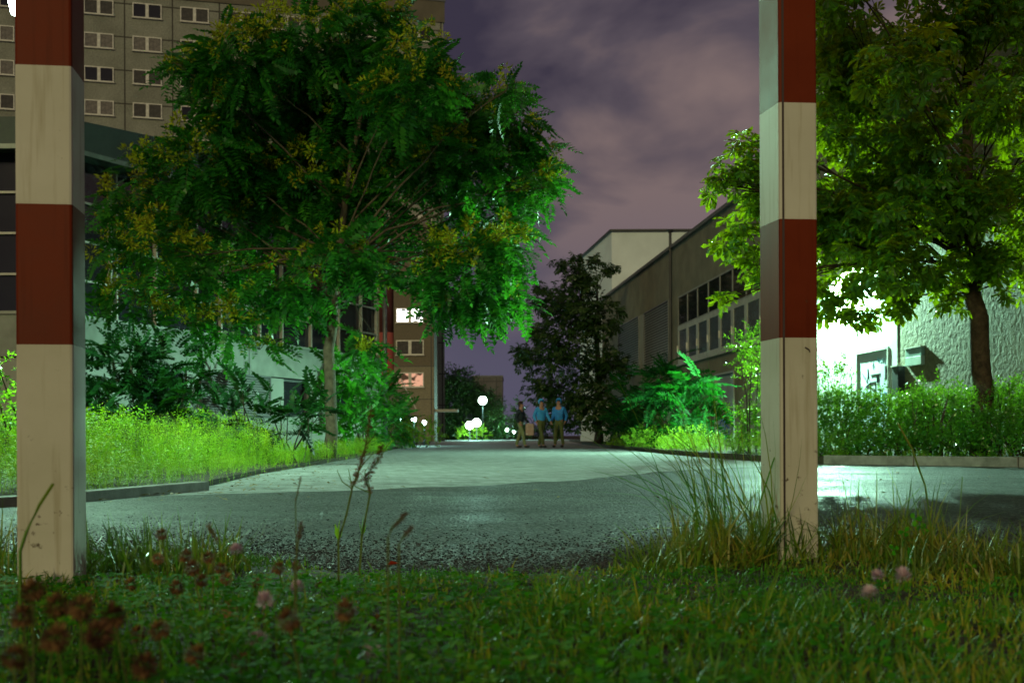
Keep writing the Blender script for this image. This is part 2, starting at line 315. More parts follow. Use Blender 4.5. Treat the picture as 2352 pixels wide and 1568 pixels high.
M['ink_pale'] = mat('ink_pale', (0.30, 0.52, 0.60), 0.5)
M['lampglass'] = emat('lamp_glass', (0.75, 1.0, 0.88), 25.0)
M['lampglass_far'] = emat('lamp_glass_white', (0.80, 0.92, 1.0), 12.0)

# ------------------------------------------------------------------ foliage machinery (quads only, numpy)
def tmpl(quads, mats=None):
    q = np.array(quads, float); return q, np.array(mats if mats is not None else [0]*len(q))
def kite(base, axis, side, length, width, lift=0.12, up=(0, 0, 1), wpos=0.45):
    b = np.array(base, float); a = np.array(axis, float); a /= np.linalg.norm(a); s = np.array(side, float); s -= a*s.dot(a); s /= np.linalg.norm(s)
    n = np.cross(a, s)
    return [b, b+a*length*wpos+s*width/2+n*lift*width, b+a*length, b+a*length*wpos-s*width/2+n*lift*width]
def pinnate(n=8, leaf=0.24, w=0.085, droop=0.3, seed=0, curl=0.25):
    r = np.random.default_rng(seed); Q = []
    def rx(u): return np.array([u, 0, -droop*u*u])
    Q.append([rx(0)+[0, .006, 0], rx(.5)+[0, .005, 0], rx(.5)-[0, .005, 0], rx(0)-[0, .006, 0]])
    Q.append([rx(.5)+[0, .005, 0], rx(1)+[0, .003, 0], rx(1)-[0, .003, 0], rx(.5)-[0, .005, 0]])
    for i in range(n):
        u = 0.14+0.82*i/(n-1); ln = leaf*(0.75+0.5*math.sin(math.pi*min(1, u+0.1)))*r.uniform(.85, 1.15)
        for s in (-1, 1):
            ax = np.array([0.35+r.uniform(-.1, .1), s*1.0, -curl+r.uniform(-.12, .12)])
            Q.append(kite(rx(u), ax, (1, 0, r.uniform(-.3, .3)), ln, w*r.uniform(.85, 1.15), .15, wpos=.38))
    Q.append(kite(rx(1), (1, 0, -.5), (0, 1, 0), leaf*.9, w, .15))
    return tmpl(Q)
def palmate(n=7, seed=0):
    r = np.random.default_rng(seed); Q = []
    Q.append([(-.55, .008, .02), (0, .008, 0), (0, -.008, 0), (-.55, -.008, .02)])
    for i in range(n):
        a = R(-115+230*i/(n-1))+r.uniform(-.08, .08); ln = (0.62-0.24*abs(i-(n-1)/2)/((n-1)/2))*r.uniform(.9, 1.1)
        d = np.array([math.cos(a), math.sin(a), 0]); s = np.array([-math.sin(a), math.cos(a), 0]); dz = -.25*ln-r.uniform(0, .12)
        def p(u, v): return d*ln*u+s*v*ln*1.3+np.array([0, 0, dz*u*u-abs(v)*ln*-.35])
        wd = .17
        Q.append([p(0, 0), p(.5, wd*.6), p(.74, wd), p(.72, 0)]); Q.append([p(0, 0), p(.72, 0), p(.74, -wd), p(.5, -wd*.6)])
        Q.append([p(.72, 0), p(.74, wd), p(1, 0), p(.74, -wd)])
    return tmpl(Q)
def sprig(n=9, ln=.3, w=.16, seed=0, L_=1.0, thin=False):
    r = np.random.default_rng(seed); Q = [[(0, .006, 0), (L_, .004, 0), (L_, -.004, 0), (0, -.006, 0)]]
    for i in range(n):
        u = L_*(.1+.88*i/(n-1)); a = i*2.4+r.uniform(-.3, .3)
        ax = (.7, math.cos(a), math.sin(a)); Q.append(kite((u, 0, 0), ax, (r.uniform(-.4, .4), -math.sin(a), math.cos(a)), ln*r.uniform(.7, 1.1), w*r.uniform(.8, 1.1), .15))
    return tmpl(Q)
def cluster(n=34, seed=0, sz=.22, flat=.7):
    r = np.random.default_rng(seed); Q = []
    for i in range(n):
        d = r.normal(size=3); d /= np.linalg.norm(d); p = d*r.uniform(.1, .5)**.7*.7*np.array([1, 1, flat])
        Q.append(kite(p, d+r.normal(size=3)*.4, r.normal(size=3), sz*r.uniform(.7, 1.3), sz*.42, .1))
    return tmpl(Q)
def plume(seed=0, kind=0):
    """upright weed of height 1: thin stem, narrow leaves, side shoots carrying fluff"""
    r = np.random.default_rng(seed); lx, ly = r.uniform(-.12, .12, 2)
    Q = [[(0, .003, 0), (lx, ly+.002, 1), (lx, ly-.002, 1), (0, -.003, 0)]]
    for i in range(30):
        u = r.uniform(.05, .7); a = r.uniform(0, 6.28); ln = r.uniform(.06, .12)
        Q.append(kite((lx*u, ly*u, u), (math.cos(a), math.sin(a), r.uniform(-.1, .8)), (-math.sin(a), math.cos(a), 0), ln, .016, .1))
    for k in range(9 if kind == 0 else 6):
        u = r.uniform(.35, .9); a = r.uniform(0, 6.28); ln = (1.1-u)*r.uniform(.3, .55); b = np.array([lx*u, ly*u, u]); e = b+np.array([math.cos(a)*ln*.7, math.sin(a)*ln*.7, ln])
        for i in range(9):
            q = b+(e-b)*r.uniform(.25, 1.05)+r.normal(size=3)*.022; Q.append(kite(q, r.normal(size=3)+[0, 0, .8], r.normal(size=3), r.uniform(.018, .036), .017, .1))
    for i in range(14):
        q = np.array([lx, ly, 1])*r.uniform(.82, 1.03)+r.normal(size=3)*.018; Q.append(kite(q, r.normal(size=3)+[0, 0, .9], r.normal(size=3), .032, .018, .1))
    return tmpl(Q)
def blade(seed=0, bend=.5, wd=.02, segs=4):
    r = np.random.default_rng(seed); Q = []
    def c(u): return np.array([bend*u*u, 0, u*(1-.35*bend*u)])
    for i in range(segs):
        u0, u1 = i/segs, (i+1)/segs; w0, w1 = wd*(1-u0**2.2), wd*(1-u1**2.2)*.98+.0004
        Q.append([c(u0)+[0, w0/2, 0], c(u0)-[0, w0/2, 0], c(u1)-[0, w1/2, 0], c(u1)+[0, w1/2, 0]])
    return tmpl(Q)
def trefoil(seed=0):
    r = np.random.default_rng(seed); Q = [[(0, .012, -1), (0, .012, 0), (0, -.012, 0), (0, -.012, -1)]]
    for k in range(3):
        a = 2.1*k+r.uniform(-.2, .2); d = np.array([math.cos(a), math.sin(a), .15]); s = np.array([-math.sin(a), math.cos(a), 0])
        Q.append([d*0, d*.30+s*.2, d*.52, d*.30-s*.2])
        Q.append([d*.30+s*.2, d*.5+s*.17, d*.56+s*.02, d*.52]); Q.append([d*.30-s*.2, d*.52, d*.56-s*.02, d*.5-s*.17])
    return tmpl(Q)

def rots(axis_x, roll, up=None):
    """rotation matrices whose x axis is axis_x"""
    x = axis_x/np.linalg.norm(axis_x, axis=1, keepdims=True)
    z0 = np.tile(np.array([0, 0, 1.0]), (len(x), 1)) if up is None else up
    y = np.cross(z0, x); ny = np.linalg.norm(y, axis=1, keepdims=True); y = np.where(ny < 1e-3, np.array([[0, 1.0, 0]]), y/np.maximum(ny, 1e-6))
    z = np.cross(x, y); c, s = np.cos(roll)[:, None], np.sin(roll)[:, None]
    y2 = y*c+z*s; z2 = np.cross(x, y2)
    return np.stack([x, y2, z2], axis=2)
def rots_up(n, yaw, tilt, rg):
    """z mostly up, yaw about z, tilted"""
    out = np.empty((n, 3, 3)); ta = rg.uniform(0, 2*np.pi, n)
    cy, sy = np.cos(yaw), np.sin(yaw); Z = np.zeros((n, 3, 3)); Z[:, 0, 0] = cy; Z[:, 0, 1] = -sy; Z[:, 1, 0] = sy; Z[:, 1, 1] = cy; Z[:, 2, 2] = 1
    k = np.stack([np.cos(ta), np.sin(ta), 0*ta], 1); c, s = np.cos(tilt), np.sin(tilt)
    K = np.zeros((n, 3, 3)); K[:, 0, 1] = -k[:, 2]; K[:, 0, 2] = k[:, 1]; K[:, 1, 0] = k[:, 2]; K[:, 1, 2] = -k[:, 0]; K[:, 2, 0] = -k[:, 1]; K[:, 2, 1] = k[:, 0]
    Rm = np.eye(3)[None]+s[:, None, None]*K+(1-c)[:, None, None]*(K@K)
    return Rm@Z
class Foliage:
    def __init__(s): s.V = []; s.m = []
    def add(s, tm, pos, rot, scale, mi=0):
        q, mm = tm; n = len(pos)
        if n == 0: return
        scale = np.asarray(scale, float)
        if scale.ndim == 1: scale = scale[:, None].repeat(3, 1)
        v = q.reshape(-1, 3)[None]*scale[:, None, :]
        v = np.einsum('nij,nkj->nki', rot, v)+pos[:, None, :]
        s.V.append(v.reshape(-1, 3)); s.m.append(np.tile(mm+mi, n))
    def multi(s, tms, pos, rot, scale, mi=0):
        pick = rng.integers(0, len(tms), len(pos))
        for i, t in enumerate(tms):
            k = pick == i; s.add(t, pos[k], rot[k], np.asarray(scale)[k], mi)
    def build(s, name, mats, parent=None):
        V = np.concatenate(s.V); m = np.concatenate(s.m); nq = len(m)
        if parent: V = V-np.array(parent.location)
        me = bpy.data.meshes.new(name)
        me.vertices.add(len(V)); me.vertices.foreach_set('co', V.astype(np.float32).ravel())
        me.loops.add(nq*4); me.loops.foreach_set('vertex_index', np.arange(nq*4, dtype=np.int32))
        me.polygons.add(nq); me.polygons.foreach_set('loop_start', np.arange(0, nq*4, 4, dtype=np.int32))
        me.polygons.foreach_set('loop_total', np.full(nq, 4, dtype=np.int32))
        for x in mats: me.materials.append(x)
        me.polygons.foreach_set('material_index', m.astype(np.int32))
        me.update(calc_edges=True)
        o = bpy.data.objects.new(name, me); COL.objects.link(o)
        if parent: o.parent = parent
        return o
PIN = [pinnate(8, leaf=.27, w=.15, seed=i, droop=.25+.1*i) for i in range(4)]
PAL = [palmate(7, 1), palmate(5, 2), palmate(7, 3)]
SPR = [sprig(9, seed=i) for i in range(4)]
CLU = [cluster(44, seed=i, sz=.30) for i in range(3)]
PLU = [plume(i, i % 2) for i in range(8)]
BLA = [blade(i, b, .02) for i, b in enumerate((.15, .35, .6, .9))]
TRE = [trefoil(i) for i in range(3)]

def lobepts(c, r, n, rg, shell=.55, sq=(1, 1, .85)):
    d = rg.normal(size=(n, 3)); d /= np.linalg.norm(d, axis=1, keepdims=True)
    u = rg.uniform(0, 1, n)**shell
    return np.array(c)+d*u[:, None]*r*np.array(sq), d

def tree(name, label, cat, base, trunk_pts, lobes, leafs, size, dens, mats, group=None, gold=0.0, droop=.45, limbr=.03, seed=1, bark='bark', shell=.55, zmin=0):
    """trunk_pts: [(x,y,z,r)], lobes: [(px,py,rpx,Y)]"""
    rg = np.random.default_rng(seed); root = empty(name, base); tag(root, label, cat, group)
    mb = MB(); tp = [Vector(p[:3]) for p in trunk_pts]; tr = [p[3] for p in trunk_pts]
    # subdivide the trunk with a slight wobble
    pts, rad = [], []
    for i in range(len(tp)-1):
        for k in range(4):
            u = k/4; p = tp[i].lerp(tp[i+1], u); wob = tr[i]*.25
            pts.append(p+Vector((rg.normal()*wob, rg.normal()*wob, 0)) if (i or k) else p); rad.append(tr[i]*(1-u)+tr[i+1]*u)
    pts.append(tp[-1]); rad.append(tr[-1]); rad[0] *= 1.25
    mb.tube(pts, rad, 10)
    fo = Foliage()
    for (px, py, rp, Y) in lobes:
        c = at(px, py, Y); r = rp/F*Y
        hd = math.hypot(c.x-tp[0].x, c.y-tp[0].y)
        za = max(tp[1].z, zmin+rg.uniform(0, .8), c.z-.75*hd-.2)
        j = min(range(len(pts)), key=lambda k: abs(pts[k].z-za)); a = pts[j]
        mid = a.lerp(c, .5)+Vector((rg.normal()*.1, rg.normal()*.1, .12*hd)); r0 = min(rad[j]*.6, limbr*(1+.25*hd))
        cur = []
        for k in range(9):
            u = k/8; p = a*(1-u)**2+mid*2*u*(1-u)+c*u*u; cur.append(p+Vector(rg.normal(size=3)*.03*hd*.25))
        mb.tube(cur, [r0*(1-u/8*.8) for u in range(9)], 6, cap=False)
        for k in range(6):
            d = rg.normal(size=3); d /= np.linalg.norm(d); d[2] = abs(d[2])*.5
            e = c+Vector(d)*r*.9; s0 = cur[int(rg.integers(5, 9))]
            mb.tube([s0, s0.lerp(e, .5)+Vector(rg.normal(size=3)*.08*r), e], [r0*.35, r0*.2, .003], 4, cap=False)
        n = max(4, int(dens*r*r*(.45 if gold and px < 640 and py > 400 else 1)))
        p, d = lobepts(c, r, n, rg, shell)
        out = d*np.array([1, 1, .35])+rg.normal(size=(n, 3))*.45; out[:, 2] -= droop
        fo.multi(leafs, p, rots(out, rg.normal(size=n)*.5), size*rg.uniform(.7, 1.2, n))
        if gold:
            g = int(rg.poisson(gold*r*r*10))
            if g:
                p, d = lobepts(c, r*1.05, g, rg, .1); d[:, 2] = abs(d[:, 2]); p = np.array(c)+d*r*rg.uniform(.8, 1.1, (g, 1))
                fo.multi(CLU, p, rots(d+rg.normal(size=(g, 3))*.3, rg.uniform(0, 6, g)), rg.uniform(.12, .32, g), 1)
    mb.build('trunk', M[bark], root, smooth=True)
    fo.build('crown', [M[k] for k in mats], root)
    return root

def shrub(name, label, cat, lobes, leafs, size, dens, mats, group=None, seed=1, droop=0.0, stems=7, shell=.5, up=.5, zb=0.05):
    rg = np.random.default_rng(seed)
    cs = [at(px, py, Y) for px, py, rp, Y in lobes]
    bx = sum(c.x for c in cs)/len(cs); by = sum(c.y for c in cs)/len(cs)
    root = empty(name, (bx, by, gz(by)+zb)); tag(root, label, cat, group)
    mb = MB(); fo = Foliage()
    for (px, py, rp, Y), c in zip(lobes, cs):
        r = rp/F*Y
        for k in range(max(2, stems//len(lobes)+1)):
            b = Vector((bx+(c.x-bx)*.6+rg.normal()*.1, by+(c.y-by)*.6+rg.normal()*.1, gz(by)+zb-.03)); e = c+Vector(rg.normal(size=3)*r*.4)
            mb.tube([b, b.lerp(e, .5)+Vector(rg.normal(size=3)*.05), e], [.014, .010, .004], 5, cap=False)
        n = int(dens*r*r); p, d = lobepts(c, r, n, rg, shell, (1, 1, 1)); p[:, 2] = np.maximum(p[:, 2], gz(by)+zb+.03)
        out = d+rg.normal(size=(n, 3))*.5; out[:, 2] += up-droop
        fo.multi(leafs, p, rots(out, rg.normal(size=n)*.6), size*rg.uniform(.65, 1.2, n))
    mb.build('stem', M['bark'], root); fo.build('foliage', [M[k] for k in mats], root)
    return root

# ------------------------------------------------------------------ ground, road, path, kerbs
def sheet(name, outline_rows, z, m, zf=True):
    """rows of (Y, x0, x1)"""
    me = bpy.data.meshes.new(name); v = []; f = []
    for Y, a, b in outline_rows:
        zz = z+(gz(Y) if zf else 0); v += [(a, Y, zz), (b, Y, zz)]
    for i in range(len(outline_rows)-1): f.append((2*i, 2*i+1, 2*i+3, 2*i+2))
    me.from_pydata(v, [], f); o = link_mesh(name, me, None, [m]); return o
o = sheet('ground', [(-30, -400, 400), (2, -400, 400), (40, -400, 400), (120, -400, 400), (400, -400, 400), (1500, -1500, 1500)], -0.03, M['soil']); tag(o, kind='structure')
# asphalt of the cross road
far = [(3.9, 14.2), (2.4, 12.6), (1.44, 11.2), (0.6, 9.2), (-0.4, 7.9), (-2.2, 6.7)]; fe = []
for i in range(len(far)-1):
    for k in range(14):
        u = k/14; x, y = far[i][0]*(1-u)+far[i+1][0]*u, far[i][1]*(1-u)+far[i+1][1]*u
        fe.append((x, y+.16*mnoise.noise(Vector((x*2.5, y*2.5, 1)))+.05*mnoise.noise(Vector((x*14, y*14, 1))), 0))
rv = [(-14, 2.6, 0), (14, 2.6, 0), (14, 8.5, 0), (9.5, 10.2, 0), (5.5, 12.3, 0)]+fe+[(-2.2, 6.7, 0), (-2.32, 6.15, 0), (-2.62, 5.5, 0), (-5, 4.6, 0), (-14, 4.0, 0)]
me = bpy.data.meshes.new('road'); me.from_pydata(rv, [], [tuple(range(len(rv)))])
tag(link_mesh('road', me, None, [M['asphalt']]), kind='structure')
# light paved path running away between the buildings
rows = [(6.1, -2.3, -1.6), (7.2, -2.15, 0.44), (8.0, -2.2, 0.95), (10.8, -2.5, 2.6), (14.3, -2.6, 3.95), (16.5, -2.7, 3.5), (20.4, -2.85, 3.3), (30, -3.4, 3.3), (39, -4.1, 3.4), (40, -4.15, 3.42), (60, -5.2, 3.7), (90, -6, 4.5), (118, -7, 6), (130, -8, 8)]
tag(sheet('path', rows, -0.004, M['paving']), kind='structure')
# planted verges
def verge(name, pts, z):
    me = bpy.data.meshes.new(name); n = len(pts)
    v = [(x, y, z+gz(y)) for x, y in pts]+[(x, y, -.05) for x, y in pts]
    f = [tuple(range(n))]+[(i, n+i, n+(i+1) % n, (i+1) % n) for i in range(n)]
    me.from_pydata(v, [], f); tag(link_mesh(name, me, None, [M['soil']]), kind='structure')
verge('verge', [(-14, 4.15), (-5, 4.75), (-2.72, 5.62), (-2.42, 6.25), (-2.16, 7.6), (-2.5, 11.1), (-2.85, 20.4), (-4.1, 39), (-5.2, 60), (-30, 60), (-30, 5)], 0.035)
verge('verge', [(14, 8.75), (9.6, 10.35), (5.65, 12.45), (4.0, 14.35), (3.5, 16.5), (3.33, 20.4), (3.35, 30), (3.45, 39), (3.7, 60), (9, 60), (9, 12.6), (16, 12), (16, 8.75)], 0.085)
# near grass bank at the camera
me = bpy.data.meshes.new('grass_bank'); v, f = [], []; NXb, NYb = 60, 40
def bank_edge(X): return 2.80+0.55*max(0, min(1, (-X-0.35)/0.7))+0.45*max(0, min(1, (X-0.25)/0.45))*(1-.6*max(0, min(1, (X-.95)/.4)))+.06*math.sin(X*7)
def bank_z(X, Y):
    e = bank_edge(X)-Y
    return max(-.02, min(.012, e*.06))+.010*mnoise.noise(Vector((X*3, Y*3, 0)))-(.004 if e < 0.1 else 0)
for j in range(NYb+1):
    for i in range(NXb+1):
        X = -3+6*i/NXb; Y = -1+(bank_edge(X)+1.05)*j/NYb; v.append((X, Y, bank_z(X, Y)))
for j in range(NYb):
    for i in range(NXb):
        a = j*(NXb+1)+i; f.append((a, a+1, a+NXb+2, a+NXb+1))
me.from_pydata(v, [], f); tag(link_mesh('grass_bank', me, None, [M['soil']], True), kind='structure')

def kerb(pts, h, w_, label, d=0.03, n0=0):
    root = None
    for i in range(len(pts)-1):
        a, b = Vector((*pts[i], 0)), Vector((*pts[i+1], 0)); L_ = (b-a).length; t = (b-a).normalized(); nrm = Vector((t.y, -t.x, 0))
        k = max(1, int(round(L_/1.0)))
        for j in range(k):
            p = a+t*(L_*j/k+.006); q = a+t*(L_*(j+1)/k-.006); dz = random.uniform(-.006, .006)
            yield p, q, nrm, h+dz
def kerb_line(label, pts, h, w_, side, chunk_from=0):
    root = empty('kerb', (pts[0][0], pts[0][1], 0)); tag(root, label, 'kerb', None, 'structure')
    for p, q, nn, hh in kerb(pts, h, w_, label):
        mb = MB(); o = nn*w_*side
        mb.hexa([p+Vector((0, 0, -.05)), q+Vector((0, 0, -.05)), q+o+Vector((0, 0, -.05)), p+o+Vector((0, 0, -.05)), p+Vector((0, 0, hh)), q+Vector((0, 0, hh)), q+o+Vector((0, 0, hh)), p+o+Vector((0, 0, hh))])
        mb.build('kerb_stone', M['kerb'], root, bevel=.006)
kerb_line('low worn concrete kerb along the weedy left verge', [(-14, 4.0), (-5, 4.6), (-2.62, 5.5), (-2.32, 6.15), (-2.03, 7.6)], .052, .11, -1)
kerb_line('pale concrete kerb edging the right hedge', [(14, 8.5), (9.5, 10.2), (5.5, 12.3), (3.9, 14.2)], .115, .13, 1)

# gravel and grit loose on the asphalt edge
fo = Foliage()
st = []
for k in range(3):
    r_ = np.random.default_rng(k); c = np.array([[x, y, z] for x in (-.5, .5) for y in (-.5, .5) for z in (-.35, .35)])*(1+r_.uniform(-.3, .3, (8, 3)))
    idx = [(0, 1, 3, 2), (4, 6, 7, 5), (0, 4, 5, 1), (2, 3, 7, 6), (0, 2, 6, 4), (1, 5, 7, 3)]; st.append(tmpl([[c[i] for i in q] for q in idx]))
n = 22000; X = rng.uniform(-2.2, 2.6, n); e = rng.exponential(.35, n); Y = np.array([bank_edge(x) for x in X])+e-.05
p = np.stack([X, Y, np.full(n, .002)], 1)
fo.multi(st, p, rots_up(n, rng.uniform(0, 6, n), rng.uniform(0, .5, n), rng), rng.uniform(.0015, .0055, n))
M['grit'] = leafmat('grit', (0.012, 0.012, 0.013), (0.025, 0.024, 0.024), (0.08, 0.075, 0.07), (0, 0, 0), tw=0.0, rough=0.5, spec=0.3, nscale=9)
tag(fo.build('gravel', [M['grit']]), 'loose dark grit scattered on the asphalt next to the grass', kind='stuff')

M['litter'] = leafmat('litter', (0.05, 0.03, 0.012), (0.14, 0.09, 0.03), (0.28, 0.20, 0.05), (0.2, 0.15, 0.02), tw=0.15, rough=.7)
fo = Foliage(); n = 620; side = rng.uniform(0, 1, n) < .55; Y = 5.8+rng.exponential(7, n); Y = np.minimum(Y, 34)
exl = np.interp(Y, [5.62, 6.25, 7.6, 11.1, 20.4, 39], [-2.72, -2.42, -2.0, -2.5, -2.85, -4.1])+rng.exponential(.35, n); exr = np.interp(Y, [5, 9.5, 14.3, 16.5, 60], [8, 5, 3.9, 3.45, 3.7])-rng.exponential(.5, n)
X = np.where(side, exl, np.where(Y > 13, exr, rng.uniform(-2, 4.5, n))); k = rng.uniform(0, 1, n) < np.where(side | (Y > 13), 1, .35); X, Y = X[k], Y[k]; n = len(X)
fo.multi([tmpl([kite((0, 0, 0), (1, 0, .1), (0, 1, 0), 1, .5, .15)])], np.stack([X, Y, np.array([gz(y) for y in Y])+.009], 1), rots_up(n, rng.uniform(0, 6.28, n), rng.uniform(0, .35, n), rng), rng.uniform(.02, .055, n))
tag(fo.build('leaf_litter', [M['litter']]), 'small fallen leaves along the road and path edges', kind='stuff')

# ------------------------------------------------------------------ striped posts
def post(A, fw, fdeg, sw, sdeg, bounds, label, first_red_below=True):
    """A = visible vertical edge; front face goes off at fdeg, side face at sdeg"""
    f_ = Vector((math.cos(R(fdeg)), math.sin(R(fdeg)), 0)); s_ = Vector((-math.sin(R(sdeg)), math.cos(R(sdeg)), 0))
    return f_, s_
def striped_post(corners, bounds, label, seam_edge):
    """corners: four (x,y) in order; bounds: z list from the ground up, colours alternate white first"""
    cx = sum(c[0] for c in corners)/4; cy = sum(c[1] for c in corners)/4
    root = empty('striped_post', (cx, cy, 0)); tag(root, label, 'post', 'red and white posts of the height barrier')
    zs = [-.1]+bounds
    for i in range(len(zs)-1):
        mb = MB(); z0, z1 = zs[i], zs[i+1]
        # rounded edges: chamfer ring
        ring = []
        n = 4; ch = .006
        for k in range(4):
            c = Vector((*corners[k], 0)); a = (Vector((*corners[k-1], 0))-c).normalized()*ch; b = (Vector((*corners[(k+1) % 4], 0))-c).normalized()*ch
            for q in (c+a, c+a*.29+b*.29, c+b): ring.append(q)
        b0 = len(mb.v)
        mb.v += [(q.x, q.y, z0) for q in ring]+[(q.x, q.y, z1) for q in ring]; m_ = len(ring)
        for k in range(m_): mb.f.append((k, (k+1) % m_, m_+(k+1) % m_, m_+k)); mb.m.append(0)
        mb.f.append(tuple(range(m_))); mb.m.append(0); mb.f.append(tuple(range(m_, 2*m_))); mb.m.append(0)
        mb.build('white_band' if i % 2 == 0 else 'red_band', M['white_paint'] if i % 2 == 0 else M['red_paint'], root)
    c = Vector((*corners[seam_edge[0]], 0)); d = (Vector((*corners[seam_edge[1]], 0))-c).normalized(); nn = Vector((d.y, -d.x, 0))
    mb = MB(); p = c+d*.007-nn*.0; q = c+d*.0125
    for z0, z1 in [(0, zs[-1])]:
        o1 = nn*.0012
        mb.hexa([(p-o1)[:2]+(z0,), (q-o1)[:2]+(z0,), (q+o1)[:2]+(z0,), (p+o1)[:2]+(z0,), (p-o1)[:2]+(z1,), (q-o1)[:2]+(z1,), (q+o1)[:2]+(z1,), (p+o1)[:2]+(z1,)] if False else
                [(p.x-o1.x, p.y-o1.y, z0), (q.x-o1.x, q.y-o1.y, z0), (q.x+o1.x, q.y+o1.y, z0), (p.x+o1.x, p.y+o1.y, z0), (p.x-o1.x, p.y-o1.y, z1), (q.x-o1.x, q.y-o1.y, z1), (q.x+o1.x, q.y+o1.y, z1), (p.x+o1.x, p.y+o1.y, z1)])
    if seam_edge[2]: mb.build('seam', M['seam'], root)
    return root
# left post: front-left at px 42, edge at px 168 (Y 2.5), far side edge at px 200
fA = Vector((-.969, 2.5)); fd = Vector((math.cos(R(7)), math.sin(R(7)))); sd_ = Vector((-math.sin(R(8)), math.cos(R(8))))
B = fA; A_ = fA-fd*.121; C_ = fA+sd_*.124; D_ = A_+sd_*.124
striped_post([tuple(A_), tuple(B), tuple(C_), tuple(D_)], [.5425, .852, 1.157, 1.465, 1.77, 2.08], 'red and white striped square post left of the road, nearer to the camera', (1, 0, False))
E_ = Vector((.700, 2.95)); fd = Vector((math.cos(R(5)), math.sin(R(5)))); sd_ = Vector((-math.sin(R(12)), math.cos(R(12))))
A_ = E_; B = E_+fd*.1015; D_ = E_+sd_*.127; C_ = B+sd_*.127
rp_ = striped_post([tuple(A_), tuple(B), tuple(C_), tuple(D_)], [.591, .9005, 1.204, 1.512, 1.82, 2.13], 'red and white striped square post right of the road, standing in tall grass', (0, 1, True))
mb = MB(); e0 = E_+fd*.066; mb.tube([(e0.x, e0.y-.002, .566), (e0.x+.010, e0.y-.003, .560), (e0.x+.012, e0.y-.003, .554)], .0016, 5); mb.build('scratch', M['seam'], rp_)

# ------------------------------------------------------------------ building with the curtain wall, left
WF = Frame((-8.97, 22.0), (.37, 1.0), (1, -.37))        # receding wall
SC = math.hypot(.37, 1)
def tY(Y): return (Y-22.0)*SC
WL = Frame((-8.97, 22.0), (-1, 0), (0, -1))             # wall facing the camera
hall = empty('glass_fronted_hall', (-12, 26, 0)); tag(hall, 'low building with dark gridded glass front above a pale panel wall, behind the left tree', 'building')
T1 = tY(35.3)
mb = MB()
WF.box(mb, 0, T1, -.3, 0, 1.98, 2.8); WL.box(mb, 0, 14, -.3, 0, 1.98, 2.8)
mb.build('parapet_wall', panelmat('pale_parapet', (0.26, 0.29, 0.26), (0.21, 0.23, 0.21), (0.12, 0.13, 0.12), 1.35, 9, .002, spk=3, axis='X'), hall)
mb = MB(); WF.box(mb, -.05, T1, -.35, .05, 2.80, 2.86); WL.box(mb, -.05, 14, -.35, .05, 2.80, 2.86); mb.build('coping', M['pale_panel'], hall)
mb = MB()
ops = [(tY(24.5), tY(26.1)), (tY(26.6), tY(29.36)), (tY(30.0), tY(31.2)), (tY(32.4), tY(33.8))]
t0 = 0
for a, b in ops:
    WF.box(mb, t0, a, -.3, -.04, 0, 1.95); t0 = b
WF.box(mb, t0, T1, -.3, -.04, 0, 1.95)
for a, b in ops: WF.box(mb, a, b, -.3, -.04, 0, .95)
WL.box(mb, .3, 14, -.3, -.04, 0, 1.95)
mb.build('wall', M['pale_panel'], hall)
mb = MB(); WF.box(mb, 0, T1, -.6, -.35, 0, 6.0); WL.box(mb, 0, 14, -.6, -.35, 0, 6.0); WF.box(mb, T1-.3, T1, -11, -.6, 0, 7.1); mb.build('inner_wall', M['metal_dark'], hall)
def louvre(fr, t0, t1, z0, z1, parent, o=0.0, slats=14, name='louvre'):
    mb = MB(); fr.box(mb, t0-.05, t0, o-.1, o+.03, z0-.05, z1+.05); fr.box(mb, t1, t1+.05, o-.1, o+.03, z0-.05, z1+.05)
    fr.box(mb, t0, t1, o-.1, o+.03, z1, z1+.05); fr.box(mb, t0, t1, o-.1, o+.03, z0-.05, z0)
    r = mb.build(name, M['metal_grey'], parent)
    mb = MB()
    for k in range(slats):
        z = z0+(z1-z0)*(k+.5)/slats; dz = (z1-z0)/slats*.38
        mb.hexa([fr.P(t0, o-.07, z+dz), fr.P(t1, o-.07, z+dz), fr.P(t1, o-.06, z+dz+.008), fr.P(t0, o-.06, z+dz+.008),
                 fr.P(t0, o+.015, z-dz), fr.P(t1, o+.015, z-dz), fr.P(t1, o+.02, z-dz+.012), fr.P(t0, o+.02, z-dz+.012)])
    mb.build('slat', M['slat'], r)
    mb = MB(); fr.box(mb, t0, t1, o-.2, o-.075, z0, z1); mb.build('backing', M['metal_dark'], r)
M['slat'] = mat('slat_metal', (0.30, 0.31, 0.31), 0.6, 0.4)
louvre(WF, *ops[1], .95, 1.93, hall, -.05, 16)
for a, b in (ops[0], ops[2], ops[3]):
    mb = MB(); WF.box(mb, a, b, -.2, -.17, .95, 1.95); wnd = mb.build('window', M['glass_dark'], hall)
    mb = MB(); WF.box(mb, a, a+.05, -.165, -.1, .95, 1.95); WF.box(mb, b-.05, b, -.165, -.1, .95, 1.95); WF.box(mb, a+.05, b-.05, -.165, -.1, 1.89, 1.95); WF.box(mb, a+.05, b-.05, -.165, -.1, .95, 1.0); mb.build('frame', M['metal_grey'], wnd)
